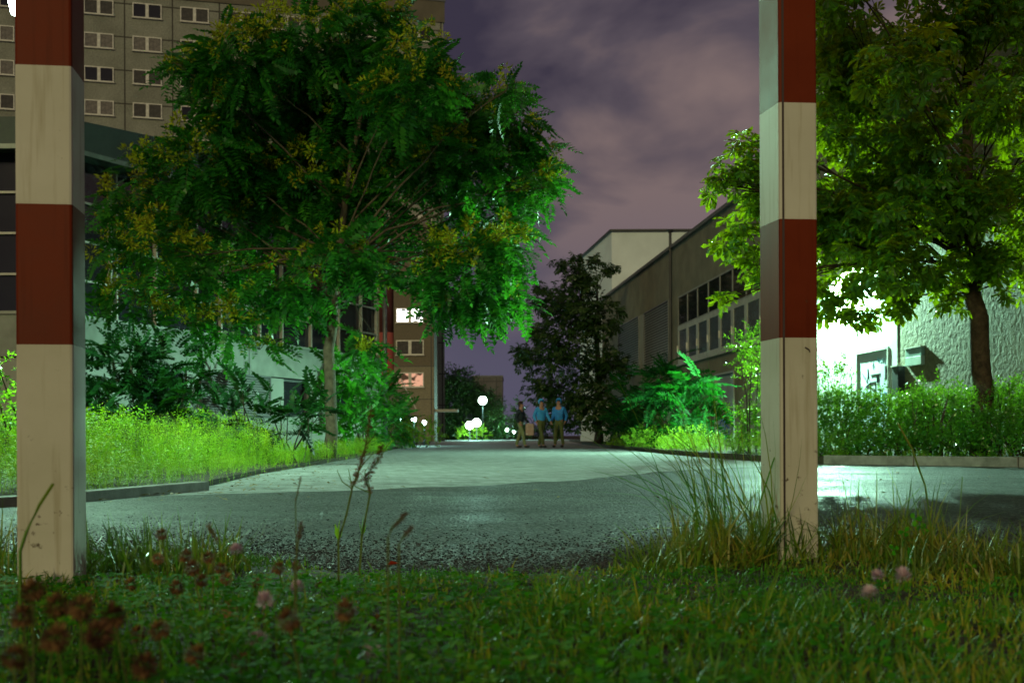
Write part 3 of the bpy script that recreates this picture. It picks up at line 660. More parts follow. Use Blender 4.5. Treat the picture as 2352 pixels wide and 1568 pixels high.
# glazing and its grid
mb = MB(); WF.box(mb, 0, T1, -.25, -.22, 2.86, 6.05); WL.box(mb, .22, 14, -.25, -.22, 2.86, 6.05); mb.build('glazing', M['glass_dark'], hall)
mb = MB()
Mf = mat('mullion', (0.50, 0.50, 0.45), 0.5)
for z in (3.6, 4.4, 5.2): WF.box(mb, 0, T1, -.2, -.14, z-.022, z+.022); WL.box(mb, .2, 14, -.2, -.14, z-.022, z+.022)
t = 2.0
for Y in (22.05, 23.8, 25.2, 26.6, 27.5, 29.1, 30.1, 31.5, 33.0, 34.3, 35.25):
    t = tY(Y); WF.box(mb, t-.025, t+.025, -.215, -.12, 2.86, 6.0)
for t in (1.6, 3.2, 4.8, 6.4, 8, 9.6): WL.box(mb, t-.02, t+.02, -.215, -.13, 2.86, 6.0)
t = tY(23.8)+.18; WF.box(mb, t-.02, t+.02, -.215, -.12, 2.86, 6.0)
mb.build('mullion_grid', Mf, hall)
mb = MB(); a, b = tY(27.55), tY(29.0)    # casement in the glass front
WF.box(mb, a, a+.1, -.11, -.05, 3.62, 4.75); WF.box(mb, b-.1, b, -.11, -.05, 3.62, 4.75); WF.box(mb, a+.1, b-.1, -.11, -.05, 4.64, 4.75); WF.box(mb, a+.1, b-.1, -.11, -.05, 3.62, 3.73)
mb.build('casement', Mf, hall)
mb = MB()
# red blinds behind two panes
a, b = tY(31.6), tY(32.9); WF.box(mb, a, b, -.21, -.205, 3.64, 4.9); mb.build('red_blind', M['dark_red'], hall)
mb = MB()
WF.box(mb, -.3, tY(27.2), -.6, .35, 5.98, 6.55, 0, 6.25, 7.2); WF.box(mb, tY(27.2), T1+.2, -.6, .35, 6.25, 7.2); WL.box(mb, -.3, 14, -.6, .30, 5.98, 6.55)
mb.build('fascia', M['fascia'], hall)
mb = MB(); WF.box(mb, -.35, tY(27.2), .355, .40, 5.93, 6.02, 0, 6.2, 6.29); WL.box(mb, -.35, 14, .305, .35, 5.93, 6.02); mb.build('gutter', mat('gutter', (.22, .30, .26), .4), hall)
mb = MB(); mb.poly([WF.P(0, -.6, 6.5), WF.P(tY(27.2), -.6, 7.15), WF.P(T1, -.6, 7.15), WF.P(T1, -11, 7.4), WL.P(14, -12, 6.7), WL.P(14, -.6, 6.5)]); mb.build('roof', M['metal_dark'], hall)
mb = MB(); q = WF.P(T1+.12, .05, 0); mb.tube([(q[0], q[1], 0), (q[0], q[1], 6.2)], .07, 8); mb.build('downpipe', M['metal_grey'], hall, smooth=True)

# ------------------------------------------------------------------ tower block behind
TD = Vector((-.969, -.248)); TF = Frame((-6.16, 104.0), (TD.x, TD.y), (.248, -.969))
tower = empty('apartment_tower', (-6.16, 104.0, 0), math.atan2(TD.y, TD.x)+math.pi); tag(tower, 'tall grey panel-built apartment tower with rows of white framed windows', 'building')
TW = panelmat('tower_panels', (0.27, 0.28, 0.235), (0.18, 0.185, 0.16), (0.055, 0.052, 0.045), 3.94, 2.86, .012, off=(.33-.06+3.94*20, 0, 2.86*20-.55), spk=9)
mb = MB(); TF.box(mb, 0, 60, -12, 0, -.2, 38.55); mb.build('wall', TW, tower)
mb = MB(); TF.box(mb, -.12, 60.1, -12.1, .12, 38.55, 40.45); mb.build('attic_band', mat('attic', (0.13, 0.115, 0.085), .85, c2=(.10, .09, .065), nscale=.6), tower)
mb = MB(); TF.box(mb, -.2, 60.2, -12.2, .2, 40.45, 40.62); mb.build('roof_edge', M['metal_grey'], tower)
def window_proto():
    # local: centre at the origin, x along, -y outwards
    mb = MB(); W, H = 1.2, .64
    mb.box(-W, W, -.10, 0, H-.09, H); mb.box(-W, W, -.10, 0, -H, -H+.09); mb.box(-W, -W+.09, -.10, 0, -H+.09, H-.09); mb.box(W-.09, W, -.10, 0, -H+.09, H-.09)
    mb.box(-.13, .13, -.10, 0, -H+.09, H-.09); mb.box(-W-.06, W+.06, -.2, -.002, -H-.06, -H-.002)
    return mb
wp = window_proto()
me_f = None; variants = ['glass_dark', 'curtain', 'curtain_pale']
first = None; pane_me = {}
for c in range(10):
    for rI in range(10):
        t = 2.3+3.94*c; zc = 29.36-.64+2.86*(3-rI)
        if c < 2 and zc < 13.5: continue
        q = TF.P(t, 0, zc)
        if first is None:
            o = MB(); o.v = wp.v; o.f = wp.f; o.m = wp.m; wo_ = o.build('window', M['frame_white'], None); me_f = wo_.data; first = wo_
            for k in variants+['lit_white']:
                pb = MB(); pb.box(-1.11, -.13, -.03, -.004, -.55, .55); pb.box(.13, 1.11, -.03, -.004, -.55, .55)
                po = pb.build('pane', M[k], None); pane_me[k] = po.data; bpy.data.objects.remove(po)
        else:
            wo_ = bpy.data.objects.new('window', me_f); COL.objects.link(wo_)
        wo_.parent = tower; wo_.location = local(tower, q)
        k = random.choice(['curtain', 'curtain_pale', 'glass_dark', 'curtain_pale', 'curtain'])
        po = bpy.data.objects.new('pane', pane_me[k]); COL.objects.link(po); po.parent = wo_
# lower wing of the tower beside the path
mb = MB(); mb.box(-10.2, -6.72, 98, 105, 0, 6.66); WG1 = mb.build('wing_base', mat('wing_base', (0.27, 0.25, 0.18), .85, c2=(.15, .14, .10), nscale=14, bump=.4, bscale=18), tower)
mb = MB(); mb.box(-10.2, -6.72, 98, 105, 6.66, 19.0); mb.build('wing_wall', mat('wing_wall', (0.165, 0.14, 0.10), .85, c2=(.105, .09, .065), nscale=14, bump=.4, bscale=18), tower)
mb = MB(); mb.box(-10.22, -6.70, 97.975, 98.0, 3.78, 3.84); mb.box(-10.22, -6.70, 97.975, 98.0, 6.62, 6.68); mb.box(-7.0, -6.92, 97.96, 98, 0, 19); mb.build('panel_joint', M['metal_dark'], tower)
mb = MB(); mb.tube([(-10.85, 98.3, 0), (-10.85, 98.3, 9.6)], .64, 20); mb.build('round_column', M['pink'], tower, smooth=True)
mb = MB(); mb.tube([(-10.85, 98.3, 9.6), (-10.85, 98.3, 19)], .64, 20); mb.build('round_column', M['dark_red'], tower, smooth=True)
mb = MB(); mb.box(-6.7, -4.7, 98.2, 100, 2.72, 2.95); mb.build('canopy', M['pale_panel'], tower)
for zt, k in ((11.7, 'lit_white'), (8.92, 'curtain'), (6.13, 'lit_warm'), (14.5, 'glass_dark'), (17.3, 'glass_dark')):
    wo_ = bpy.data.objects.new('window', me_f); COL.objects.link(wo_); wo_.parent = tower
    rz = -tower.rotation_euler.z; wo_.rotation_euler = (0, 0, rz); wo_.location = local(tower, (-8.8, 98.0, zt-.64))
    if k in pane_me: pm = pane_me[k]
    else:
        pb = MB(); pb.box(-1.11, -.13, -.03, -.004, -.55, .55); pb.box(.13, 1.11, -.03, -.004, -.55, .55); po = pb.build('pane', M[k], None); pm = po.data; bpy.data.objects.remove(po)
    po = bpy.data.objects.new('pane', pm); COL.objects.link(po); po.parent = wo_
    if k == 'lit_white': po['label'] = 'brightly lit white window'
# outside stair with railing
sr = empty('stair_railing', (-5.9, 62, gz(62))); tag(sr, 'grey metal railing of an outside stair descending beside the tower wing', 'railing')
a = at(872, 861, 62); b = at(918, 863, 62); c = at(956, 938, 62)
mb = MB(); mb.tube([a, b], .035, 6); mb.tube([b, c], .035, 6); mb.build('handrail', M['frame_white'], sr)
mb = MB()
for k in range(12):
    u = k/11; p = a.lerp(b, u); mb.tube([p, p-Vector((0, 0, 1.0))], .014, 5)
for k in range(12):
    u = k/11; p = b.lerp(c, u); mb.tube([p, p-Vector((0, 0, 1.0))], .014, 5)
mb.build('balusters', M['metal_grey'], sr)
mb = MB()
for k in range(10):
    u0, u1 = k/10, (k+1)/10; p = b.lerp(c, u0); q = b.lerp(c, u1); mb.box(p.x, q.x-.002, 61.95, 63.2, gz(62)-.05, q.z-1.02)
mb.build('steps', M['kerb'], sr)
mb = MB(); mb.box(a.x, b.x-.004, 61.95, 63.2, gz(62)-.05, a.z-1.02); mb.build('landing', M['kerb'], sr)

# ------------------------------------------------------------------ low workshop building, right
def wY(px): return 10.0/((px-CX)/F+.085)
RF = Frame((10-.085*18, 18.0), (-.085, 1.0), (-1, -.085)); RS = math.hypot(.085, 1)
def rt(Y): return (Y-18.0)*RS
RTOP = 7.68
shop = empty('workshop_building', (12, 30, 0)); tag(shop, 'long flat-roofed rendered building with louvres and a window band, right of the path', 'building')
M['render_tan'] = mat('render_tan', (0.20, 0.195, 0.135), 0.9, 0.2, c2=(0.14, 0.14, 0.10), nscale=1.2, bump=0.5, bscale=22, bdist=.02)
def stucco():
    m, nt, b, out = newmat('coarse_stucco'); L = nt.links.new
    t = N(nt, 'ShaderNodeTexCoord')
    n1 = N(nt, 'ShaderNodeTexNoise', i_Scale=9.0, i_Detail=4.0, i_Roughness=0.55, i_Distortion=.6); L(t.outputs['Object'], n1.inputs['Vector'])
    r = ramp(nt, [(0.3, (0.085, 0.075, 0.035)), (0.7, (0.15, 0.135, 0.07))]); L(n1.outputs['Fac'], r.inputs[0]); L(r.outputs[0], b.inputs['Base Color'])
    b.inputs['Roughness'].default_value = .9
    bp = N(nt, 'ShaderNodeBump', i_Strength=0.9, i_Distance=0.05); L(n1.outputs['Fac'], bp.inputs['Height']); L(bp.outputs[0], b.inputs['Normal'])
    return m
M['stucco'] = stucco()
TA, TB, TC, TE = rt(8), rt(23.45), rt(28.2), rt(60.6)
mb = MB(); RF.box(mb, TA, TB, -.4, 0, 0, RTOP); mb.build('stucco_wall', M['stucco'], shop)
mb = MB()
holes = [(rt(44.5), rt(49.3), 3.25, 5.78), (rt(50.4), rt(55.5), 3.25, 5.80), (rt(31.2), rt(43.0), 3.15, 5.7), (rt(35.5), rt(37.8), -1, 2.46)]
def wall_with_holes(mb, fr, t0, t1, z0, z1, o0, o1, hs):
    ts = sorted(set([t0, t1]+[h[0] for h in hs]+[h[1] for h in hs]))
    for a, b in zip(ts[:-1], ts[1:]):
        mid = (a+b)/2; segs = sorted([(h[2], h[3]) for h in hs if h[0] < mid < h[1]]); z = z0
        for s0, s1 in segs:
            if s0 > z: fr.box(mb, a, b, o0, o1, z, s0)
            z = max(z, s1)
        if z1 > z: fr.box(mb, a, b, o0, o1, z, z1)
wall_with_holes(mb, RF, TC, TE, 0, RTOP, -.35, 0, [h if h[2] >= 0 else (h[0], h[1], 0, h[3]) for h in holes]+[(rt(41), TE, 0, 2.38)])
mb.build('wall', M['render_tan'], shop)
mb = MB(); RF.box(mb, rt(41), TE, -1.0, -.7, 0, 2.38); RF.box(mb, rt(41)-.3, rt(41), -1, -.35, 0, 2.38); RF.box(mb, rt(41), TE, -.7, -.35, 2.36, 2.40); mb.build('recessed_base', M['metal_dark'], shop)
mb = MB(); wall_with_holes(mb, RF, TB, TC, 0, 4.3, -.4, .02, [(rt(23.9), rt(25.55), 0, 2.2)]); mb.build('entrance_wall', M['white_render'], shop)
mb = MB(); RF.box(mb, TB, TC, -.4, 0, 4.3, RTOP); mb.build('wall', M['render_tan'], shop)
mb = MB(); RF.box(mb, TA, TE, -14, -.4, -.1, RTOP-.2); mb.build('building_core', M['render_tan'], shop)
mb = MB(); RF.box(mb, TA-.1, TE+.05, -14.1, .12, RTOP, RTOP+.12); mb.build('roof_edge', M['metal_grey'], shop)
for h in holes[:2]: louvre(RF, h[0]+.05, h[1]-.05, h[2]+.05, h[3]-.05, shop, .04, 22)
mb = MB(); RF.box(mb, rt(49.35), rt(50.35), .002, .02, 3.2, 5.8); mb.build('pilaster', M['pale_panel'], shop)
# window band: upper fixed panes, lower casements
band = [31.2+1.475*i for i in range(9)]
for i in range(8):
    a, b = rt(band[i]), rt(band[i+1])
    mb = MB(); z0, z1 = 4.55, 5.7
    RF.box(mb, a, a+.05, -.2, .02, z0, z1); RF.box(mb, b-.05, b, -.2, .02, z0, z1); RF.box(mb, a+.05, b-.05, -.2, .02, z1-.06, z1); RF.box(mb, a+.05, b-.05, -.2, .02, z0, z0+.06)
    wn = mb.build('window', M['win_frame'] if 'win_frame' in M else M.setdefault('win_frame', mat('win_frame', (.26, .27, .24), .6)), shop)
    mb = MB(); RF.box(mb, a+.05, b-.05, -.16, .005, z0+.06, z1-.06); mb.build('pane', M['glass_dark'], wn)
    mb = MB(); z0, z1 = 3.15, 4.55
    RF.box(mb, a, a+.15, -.2, .03, z0, z1-.002); RF.box(mb, b-.15, b, -.2, .03, z0, z1-.002); RF.box(mb, a+.15, b-.15, -.2, .03, z1-.17, z1-.002); RF.box(mb, a+.15, b-.15, -.2, .03, z0, z0+.15)
    wn = mb.build('window', M['win_frame2'] if 'win_frame2' in M else M.setdefault('win_frame2', mat('win_frame_pale', (.40, .42, .37), .6)), shop)
    mb = MB(); RF.box(mb, a+.15, b-.15, -.12, .012, z0+.15, z1-.17); mb.build('pane', M['glass_blue'] if 'glass_blue' in M else M.setdefault('glass_blue', mat('glass_blue', (.07, .095, .12), .25, .5)), wn)
    mb = MB(); RF.box(mb, b-.02, b+.02, .031, .07, 3.6, 3.85); mb.build('latch', M['frame_white'], wn)
mb = MB(); RF.box(mb, rt(31.2), rt(43), -.0, .10, 3.06, 3.13); mb.build('sill', M['win_frame2'], shop)
# service pipe
mb = MB(); q = RF.P(rt(43.9), .10, 0); mb.tube([(q[0], q[1], 2.5), (q[0], q[1], 8.3)], .055, 8); mb.tube([(q[0], q[1], 8.3), (q[0], q[1], 8.4)], [.08, .15], 8); mb.build('vent_pipe', M['metal_dark'], shop, smooth=False)
# blue grey door with tags
a, b = holes[3][0], holes[3][1]
mb = MB(); RF.box(mb, a+.06, b-.06, -.12, -.06, 0, 2.40); door = mb.build('side_door', M['blue_door'], shop)
mb = MB(); RF.box(mb, a, a+.06, -.2, .03, 0, 2.46); RF.box(mb, b-.06, b, -.2, .03, 0, 2.46); RF.box(mb, a+.06, b-.06, -.2, .03, 2.40, 2.46); mb.build('frame', M['pale_panel'], door)
mb = MB(); RF.box(mb, a+.12, a+.20, -.055, .03, 1.0, 1.14); mb.build('handle', M['metal_dark'], door)
mb = MB(); RF.box(mb, a+.08, a+.52, -.055, -.045, .55, 1.35); mb.build('lock_plate', M['metal_dark'], door)
def strokes(fr, lines, r_, m, parent, name, o=0.0):
    mb = MB()
    for ln in lines:
        mb.tube([fr.P(t, o, z) for t, z in ln], r_, 5)
    return mb.build(name, m, parent)
def sdoor(u, v): return (b-.1-u*(b-a-.2), v)    # u left to right as seen, v height
strokes(RF, [[sdoor(.15, 1.42), sdoor(.32, 1.5), sdoor(.30, 1.1), sdoor(.20, 1.0)], [sdoor(.32, 1.5), sdoor(.5, .98), sdoor(.55, .85)], [sdoor(.22, 1.3), sdoor(.45, 1.25)], [sdoor(.55, 1.35), sdoor(.5, 1.1), sdoor(.7, 1.08)], [sdoor(.45, 1.15), sdoor(.62, 1.3)]], .022, M['ink_red'], door, 'graffiti', -.055)
strokes(RF, [[sdoor(.15, .8), sdoor(.3, .95), sdoor(.35, .7), sdoor(.18, .62)], [sdoor(.35, .9), sdoor(.5, .8), sdoor(.42, .6)], [sdoor(.5, .75), sdoor(.66, .65), sdoor(.6, .45)], [sdoor(.2, .35), sdoor(.4, .45), sdoor(.5, .3)]], .026, M['ink_blue'], door, 'graffiti', -.055)
# white entrance door with tags
a, b = rt(23.9), rt(25.55); DW = b-a
mb = MB(); RF.box(mb, a+.003, b-.003, -.06, -.01, 0, 2.197); ed = mb.build('entrance_door', M['white_door'], shop)
mb = MB(); RF.box(mb, a-.05, a, .022, .05, 0, 2.25); RF.box(mb, b, b+.05, .022, .05, 0, 2.25); RF.box(mb, a, b, .022, .05, 2.2, 2.25); mb.build('frame', M['win_frame2'], ed)
mb = MB(); RF.box(mb, a+.02, a+.09, -.009, .06, 1.55, 1.85); mb.build('door_closer', M['metal_dark'], ed)
def g(u, v): return (b-u*DW, v)       # u from the left edge as seen
def gp(zx, zy):                        # from the enlarged crop to door coordinates
    u = (zx-310)/(990-310); top = 380-(zx-310)*.23; s = (1500-top); return g(u, 2.2*(1-(zy-top)/(s*1.02)))
S1 = [[(390, 590), (470, 640), (510, 700), (525, 520)], [(525, 520), (545, 640), (560, 660)], [(480, 740), (590, 680), (690, 660)], [(480, 830), (590, 780)], [(575, 690), (590, 820), (605, 920)], [(690, 660), (695, 860), (605, 920)], [(595, 745), (690, 750)], [(390, 850), (440, 820), (480, 860)], [(470, 1000), (600, 930), (700, 895), (790, 905)], [(590, 590), (790, 550)], [(725, 580), (725, 670)], [(760, 575), (760, 665)]]
strokes(RF, [[gp(*p) for p in l] for l in S1], .018, M['ink'], ed, 'graffiti', -.01)
S2 = [[(820, 800), (860, 800), (860, 860), (820, 830)], [(880, 770), (930, 770), (930, 800), (885, 805), (885, 840)], [(820, 905), (880, 910), (830, 985), (900, 985)], [(930, 895), (880, 960), (940, 985)]]
strokes(RF, [[gp(*p) for p in l] for l in S2], .016, M['ink_blue'], ed, 'graffiti', -.01)
S3 = [[(735, 350), (750, 410), (765, 360), (785, 410)], [(800, 350), (800, 410), (830, 400)], [(840, 355), (860, 410), (880, 350)], [(900, 350), (905, 420)], [(630, 470), (650, 430), (665, 470), (645, 510), (630, 470)]]
strokes(RF, [[gp(*p) for p in l] for l in S3], .012, M['ink_pale'], ed, 'graffiti', -.01)
# fixtures on the stucco
mx_ = RF.P(rt(22.7), 0, 0)
mb_root = empty('meter_box', RF.P(rt(22.75), .06, 1.6)); tag(mb_root, 'small grey-green two-part box mounted on the rough stucco wall', 'meter box')
mb = MB(); t0, t1 = rt(22.22), rt(22.95); RF.box(mb, t0, t1, .0, .07, 1.95, 2.11); mb.build('upper_box', mat('box_green', (.22, .34, .32), .5), mb_root, bevel=.008)
mb = MB(); RF.box(mb, t0, t1, .0, .08, 1.76, 1.94); mb.build('lower_box', mat('box_pale', (.45, .55, .50), .5), mb_root, bevel=.008)
mb = MB(); RF.box(mb, t0-.02, t1+.02, .0, .10, 2.11, 2.13); mb.build('rain_lip', M['frame_white'], mb_root)
bi = empty('intercom_box', RF.P(rt(23.2), .1, 1.3)); tag(bi, 'dark letter and bell box fixed beside the white graffitied door', 'bell box')
mb = MB(); RF.box(mb, rt(23.12), rt(23.42), .0, .15, 1.18, 1.78); mb.build('housing', M['metal_dark'], bi, bevel=.01)
mb = MB(); RF.box(mb, rt(23.421), rt(23.44), .02, .13, 1.45, 1.74); mb.build('name_plate', M['pale_panel'], bi)
mb = MB(); RF.box(mb, rt(23.1), rt(23.44), .0, .18, 1.78, 1.80); mb.build('rain_lip', M['frame_white'], bi)
# flood lamp on the wall
LR = at(1877, 607, 26.5)
wl = empty('wall_lamp', RF.P(rt(26.5), 0, LR.z)); tag(wl, 'bright wall-mounted lamp just behind the right striped post', 'lamp')
q = Vector(RF.P(rt(26.5), .02, LR.z+.25))
mb = MB(); mb.tube([q, Vector((LR.x+.05, LR.y, LR.z+.32)), LR+Vector((0, 0, .2))], .025, 8); mb.build('bracket', M['metal_grey'], wl)
mb = MB(); mb.tube([LR+Vector((0, 0, .26)), LR+Vector((0, 0, .14))], [.05, .16], 16); mb.build('shade', M['metal_dark'], wl)
mb = MB(); mb.ball(LR+Vector((0, 0, .02)), .09, 14); bo = mb.build('bulb', M['lampglass'], wl, smooth=True)
spot('wall_lamp_light', LR-Vector((0.0, .0, .17)), (-.12, -.18, -1), 8800, (0.48, 1.0, 0.70), .07, 172, .2)

# ------------------------------------------------------------------ white gabled house behind, faint far block
gh = empty('white_house', (8.5, 92, 0)); tag(gh, 'white rendered building with low-pitched roof rising behind the workshop roof', 'building')
a = at(1340, 590, 92); b = at(1407, 533, 88); c = at(1600, 541, 88)
mb = MB(); mb.hexa([(a.x, 96, 0), (b.x, 88, 0), (c.x+14, 88, 0), (c.x+14, 96, 0), (a.x, 96, a.z+.3), (b.x, 88, b.z), (c.x+14, 88, b.z), (c.x+14, 96, b.z-1)]); mb.build('wall', mat('house_white', (.66, .76, .78), .85, c2=(.5, .58, .6), nscale=.25), gh)
mb = MB(); mb.hexa([(a.x-.2, 96, a.z+.32), (b.x-.15, 87.7, b.z+.02), (c.x+14, 87.7, b.z+.02), (c.x+14, 96.2, b.z-.9), (a.x-.2, 96, a.z+.44), (b.x-.15, 87.7, b.z+.14), (c.x+14, 87.7, b.z+.14), (c.x+14, 96.2, b.z-.75)]); mb.build('roof', M['metal_dark'], gh)
fb = empty('distant_block', (-3, 215, 0)); tag(fb, 'faint grey panel block far beyond the path lamp', 'building')
mb = MB(); a = at(1085, 866, 215); b = at(1155, 866, 215); mb.box(a.x, b.x, 215, 230, -.5, a.z); mb.build('wall', panelmat('far_panels', (.20, .20, .19), (.17, .17, .16), (.11, .11, .11), 2.4, 2.8, .02, spk=2), fb)
mb = MB(); mb.box(a.x-.1, b.x+.1, 214.9, 230.1, a.z, a.z+.35); mb.build('roof_edge', M['metal_grey'], fb)

# ------------------------------------------------------------------ lamps
def path_lamp(px, py, Y, label, gr=.2, power=300, mt='lampglass', color=COOL):
    p = at(px, py, Y); z0 = gz(Y)-.05
    r = empty('path_lamp', (p.x, p.y, z0)); tag(r, label, 'lamp', 'globe lamps along the path')
    mb = MB(); mb.tube([(p.x, p.y, z0), (p.x, p.y, z0+.25), (p.x, p.y, z0+.3), (p.x, p.y, p.z-gr*.9)], [.06, .06, .04, .035], 8); mb.build('pole', M['metal_dark'], r)
    mb = MB(); mb.ball(p, gr, 18); mb.build('globe', M[mt], r, smooth=True)
    mb = MB(); mb.tube([p+Vector((0, 0, gr*.92)), p+Vector((0, 0, gr*1.1))], [gr*.5, gr*.2], 10); mb.build('cap', M['metal_dark'], r)
    if power: lamp('path_lamp_light', p+Vector((0, -gr*1.3, 0)), power, color, .1)
    return r
path_lamp(1109, 919, 118, 'tall globe lamp on a slim pole at the far end of the path', .44, 2600)
path_lamp(1079, 976, 112, 'left one of two low lamps glowing in the bush at the path end', .40, 1100)
path_lamp(1095, 970, 113, 'right one of two low lamps glowing in the bush at the path end', .42, 1100)
path_lamp(1165, 987, 125, 'tiny far lamp just right of the tall path lamp', .24, 200)
path_lamp(1180, 991, 128, 'tiny far lamp beside the dark coated walker', .22, 150)
path_lamp(919, 960, 47, 'left globe light above the lit bushes below the stair', .115, 120, 'lampglass_far')
path_lamp(951, 962, 50, 'middle globe light above the lit bushes below the stair', .115, 160, 'lampglass_far')
path_lamp(975, 969, 54, 'right globe light above the lit bushes below the stair', .11, 160, 'lampglass_far')
path_lamp(856, 955, 40, 'small globe light seen through the branches of the left bush', .07, 40, 'lampglass_far')
# street lamp hidden behind the left post, head above the frame
sl = empty('street_lamp', (-5.01, 11.6, 0)); tag(sl, 'street lamp standing directly behind the left striped post', 'lamp')
mb = MB(); mb.tube([(-5.01, 11.6, 0), (-5.01, 11.6, 1.0), (-5.01, 11.6, 4.7)], [.06, .05, .04], 10); mb.build('pole', M['metal_grey'], sl, smooth=True)
mb = MB(); mb.tube([(-5.01, 11.6, 5.02), (-5.01, 11.6, 5.12)], [.24, .08], 16); mb.build('cap', M['metal_grey'], sl)
mb = MB(); mb.tube([(-5.01, 11.6, 4.7), (-5.01, 11.6, 5.0)], [.10, .16], 16); mb.build('lantern', M['lampglass'], sl)
spot('street_lamp_light', (-5.01, 11.6, 4.62), (.25, .0, -1), 3900, (0.50, 1.0, 0.66), .12, 158, .4)

# ------------------------------------------------------------------ trees
yj = lambda s=1.0: float(rng.normal()*s)
L1 = [(850, 90, 100), (900, 40, 50), (700, 110, 120), (560, 150, 115), (450, 160, 55), (420, 150, 35), (965, 130, 80), (640, 270, 150), (830, 290, 170), (1000, 290, 130), (1110, 260, 95), (1160, 200, 50), (1200, 370, 90),
      (1245, 430, 55), (520, 250, 90), (480, 360, 110), (400, 420, 120), (300, 440, 75), (250, 440, 40), (350, 600, 130), (300, 700, 75), (560, 520, 150), (480, 650, 120), (700, 450, 150), (850, 450, 130),
      (1130, 480, 110), (1170, 560, 70), (1080, 610, 110), (1000, 400, 80), (1000, 630, 55), (1120, 680, 75), (1040, 700, 70), (660, 660, 95), (540, 740, 75), (430, 740, 60), (860, 640, 50), (1200, 680, 35),
      (770, 200, 120), (950, 210, 100), (620, 400, 110), (780, 580, 80), (980, 560, 50), (330, 520, 90), (1060, 370, 100), (840, 800, 40), (600, 800, 45), (1180, 290, 60), (1265, 385, 28)]
lob = [(a, b, c*.92, 19.0+yj(1.0)) for a, b, c in L1]
base = at(758, 990, 19.0); bx = base.x
tp_ = [(bx-.02, 19, 0.0, .105), (at(762, 800, 19).x, 19, 1.85, .092), (at(768, 640, 19).x, 19.05, 3.0, .08), (at(800, 420, 19).x, 19, 4.6, .05), (at(850, 150, 19).x, 19, 6.6, .02)]
tree('ailanthus_tree', 'broad leafy tree with yellow-green tufts and slim pale trunk in the left verge', 'tree', (bx, 19, 0.03), tp_, lob, PIN, .47, 235, ['leaf_ail', 'leaf_gold'], gold=5.5, droop=.27, seed=3, zmin=2.7, bark='bark_grey', limbr=.014, shell=.5)

L2 = []
rr = np.random.default_rng(11)
for k in range(60):
    px = rr.uniform(1900, 2480); py = rr.uniform(-140, 600); L2.append((px, py, rr.uniform(70, 120), 15+rr.normal()*1.3))
L2 += [(1700, 400, 70, 13.5), (1640, 425, 38, 13.3), (1720, 330, 45, 13.8), (1690, 540, 62, 13.6), (1740, 470, 60, 14), (1740, 610, 60, 13.8), (1665, 690, 26, 13.5), (1800, 420, 90, 14.3), (1830, 550, 90, 14.5), (1820, 650, 60, 14),
       (1930, 690, 75, 14.6), (1980, 740, 40, 14.3), (2040, 650, 80, 14.8), (2060, 710, 40, 14.2), (2140, 640, 75, 14.2), (2185, 700, 38, 13.9), (2240, 610, 70, 14.6), (2320, 600, 70, 14.4), (2310, 690, 28, 14.1), (2380, 640, 70, 15), (1950, 100, 80, 14), (1930, 300, 80, 14), (1930, 480, 80, 14)]
tb = at(2255, 1030, 15.0)
tp_ = [(tb.x, 15, 0.05, .135), (tb.x, 15, 1.2, .125), (tb.x-.08, 15.05, 2.6, .11), (tb.x-.15, 15.1, 4.0, .08), (tb.x-.1, 15, 6.2, .03)]
tree('chestnut_tree', 'large dense palmate-leaved tree with dark trunk behind the right hedge', 'tree', (tb.x, 15, .08), tp_, L2, PAL, .29, 330, ['leaf_chest'], seed=5, limbr=.013, zmin=2.2, shell=.6, droop=.35)

L3 = [(1340, 640, 55), (1305, 700, 75), (1250, 690, 42), (1215, 820, 42), (1195, 805, 24), (1290, 800, 85), (1360, 730, 80), (1385, 840, 70), (1250, 890, 55), (1330, 920, 85), (1385, 950, 60), (1290, 610, 25), (1322, 595, 22), (1400, 620, 24), (1370, 600, 20), (1280, 960, 50), (1235, 760, 30), (1240, 660, 20)]
lob = [(a, b, c, 50+yj(1.2)) for a, b, c in L3]; tb = at(1374, 1010, 50)
tree('chestnut_tree', 'dark bushy tree beside the far corner of the workshop, behind the walkers', 'tree', (tb.x, 50, .03), [(tb.x, 50, 0, .2), (tb.x, 50, 2.5, .16), (tb.x, 50, 5, .10), (tb.x, 50, 7.4, .03)], lob, PAL, .42, 170, ['leaf_dark'], seed=6, limbr=.016, shell=.6, droop=.3)
# small trees at the end of the path
def fartree(label, lobes, Y, leafs, size, dens, m, seed, px):
    tb = at(px, 1008, Y); lob = [(a, b, c, Y+yj(1.2)) for a, b, c in lobes]
    top = max(CAMZ+(HY-b)/F*Y for a, b, c in lobes)
    tree('broadleaf_tree', label, 'tree', (tb.x, Y, gz(Y)-.05), [(tb.x, Y, gz(Y)-.1, .2), (tb.x, Y, top*.4, .15), (tb.x, Y, top, .05)], lob, leafs, size, dens*3, [m], group='trees at the end of the path', seed=seed, shell=.6, droop=.1)
M['leaf_far'] = leafmat('far_leaf', (0.02, 0.07, 0.02), (0.035, 0.11, 0.025), (0.08, 0.17, 0.03), (0.04, 0.16, 0.02), tw=0.25)
fartree('rounded dark tree right of the tower wing at the path end', [(1050, 875, 38), (1075, 900, 35), (1020, 890, 30), (1000, 920, 30), (1040, 940, 45), (1010, 970, 40), (1060, 985, 35), (1085, 930, 30)], 126, SPR, 1.0, 30, 'leaf_far', 31, 1045)
fartree('pointed green tree behind the tall path lamp', [(1130, 930, 22), (1145, 960, 22), (1110, 950, 25), (1130, 980, 28), (1150, 990, 18), (1118, 905, 15)], 124, SPR, .9, 30, 'leaf_far', 32, 1132)
fartree('slender dark fir-like tree right of the far lamps', [(1192, 925, 7), (1192, 945, 12), (1190, 965, 17), (1195, 985, 22)], 105, SPR, .7, 45, 'leaf_far', 33, 1192)
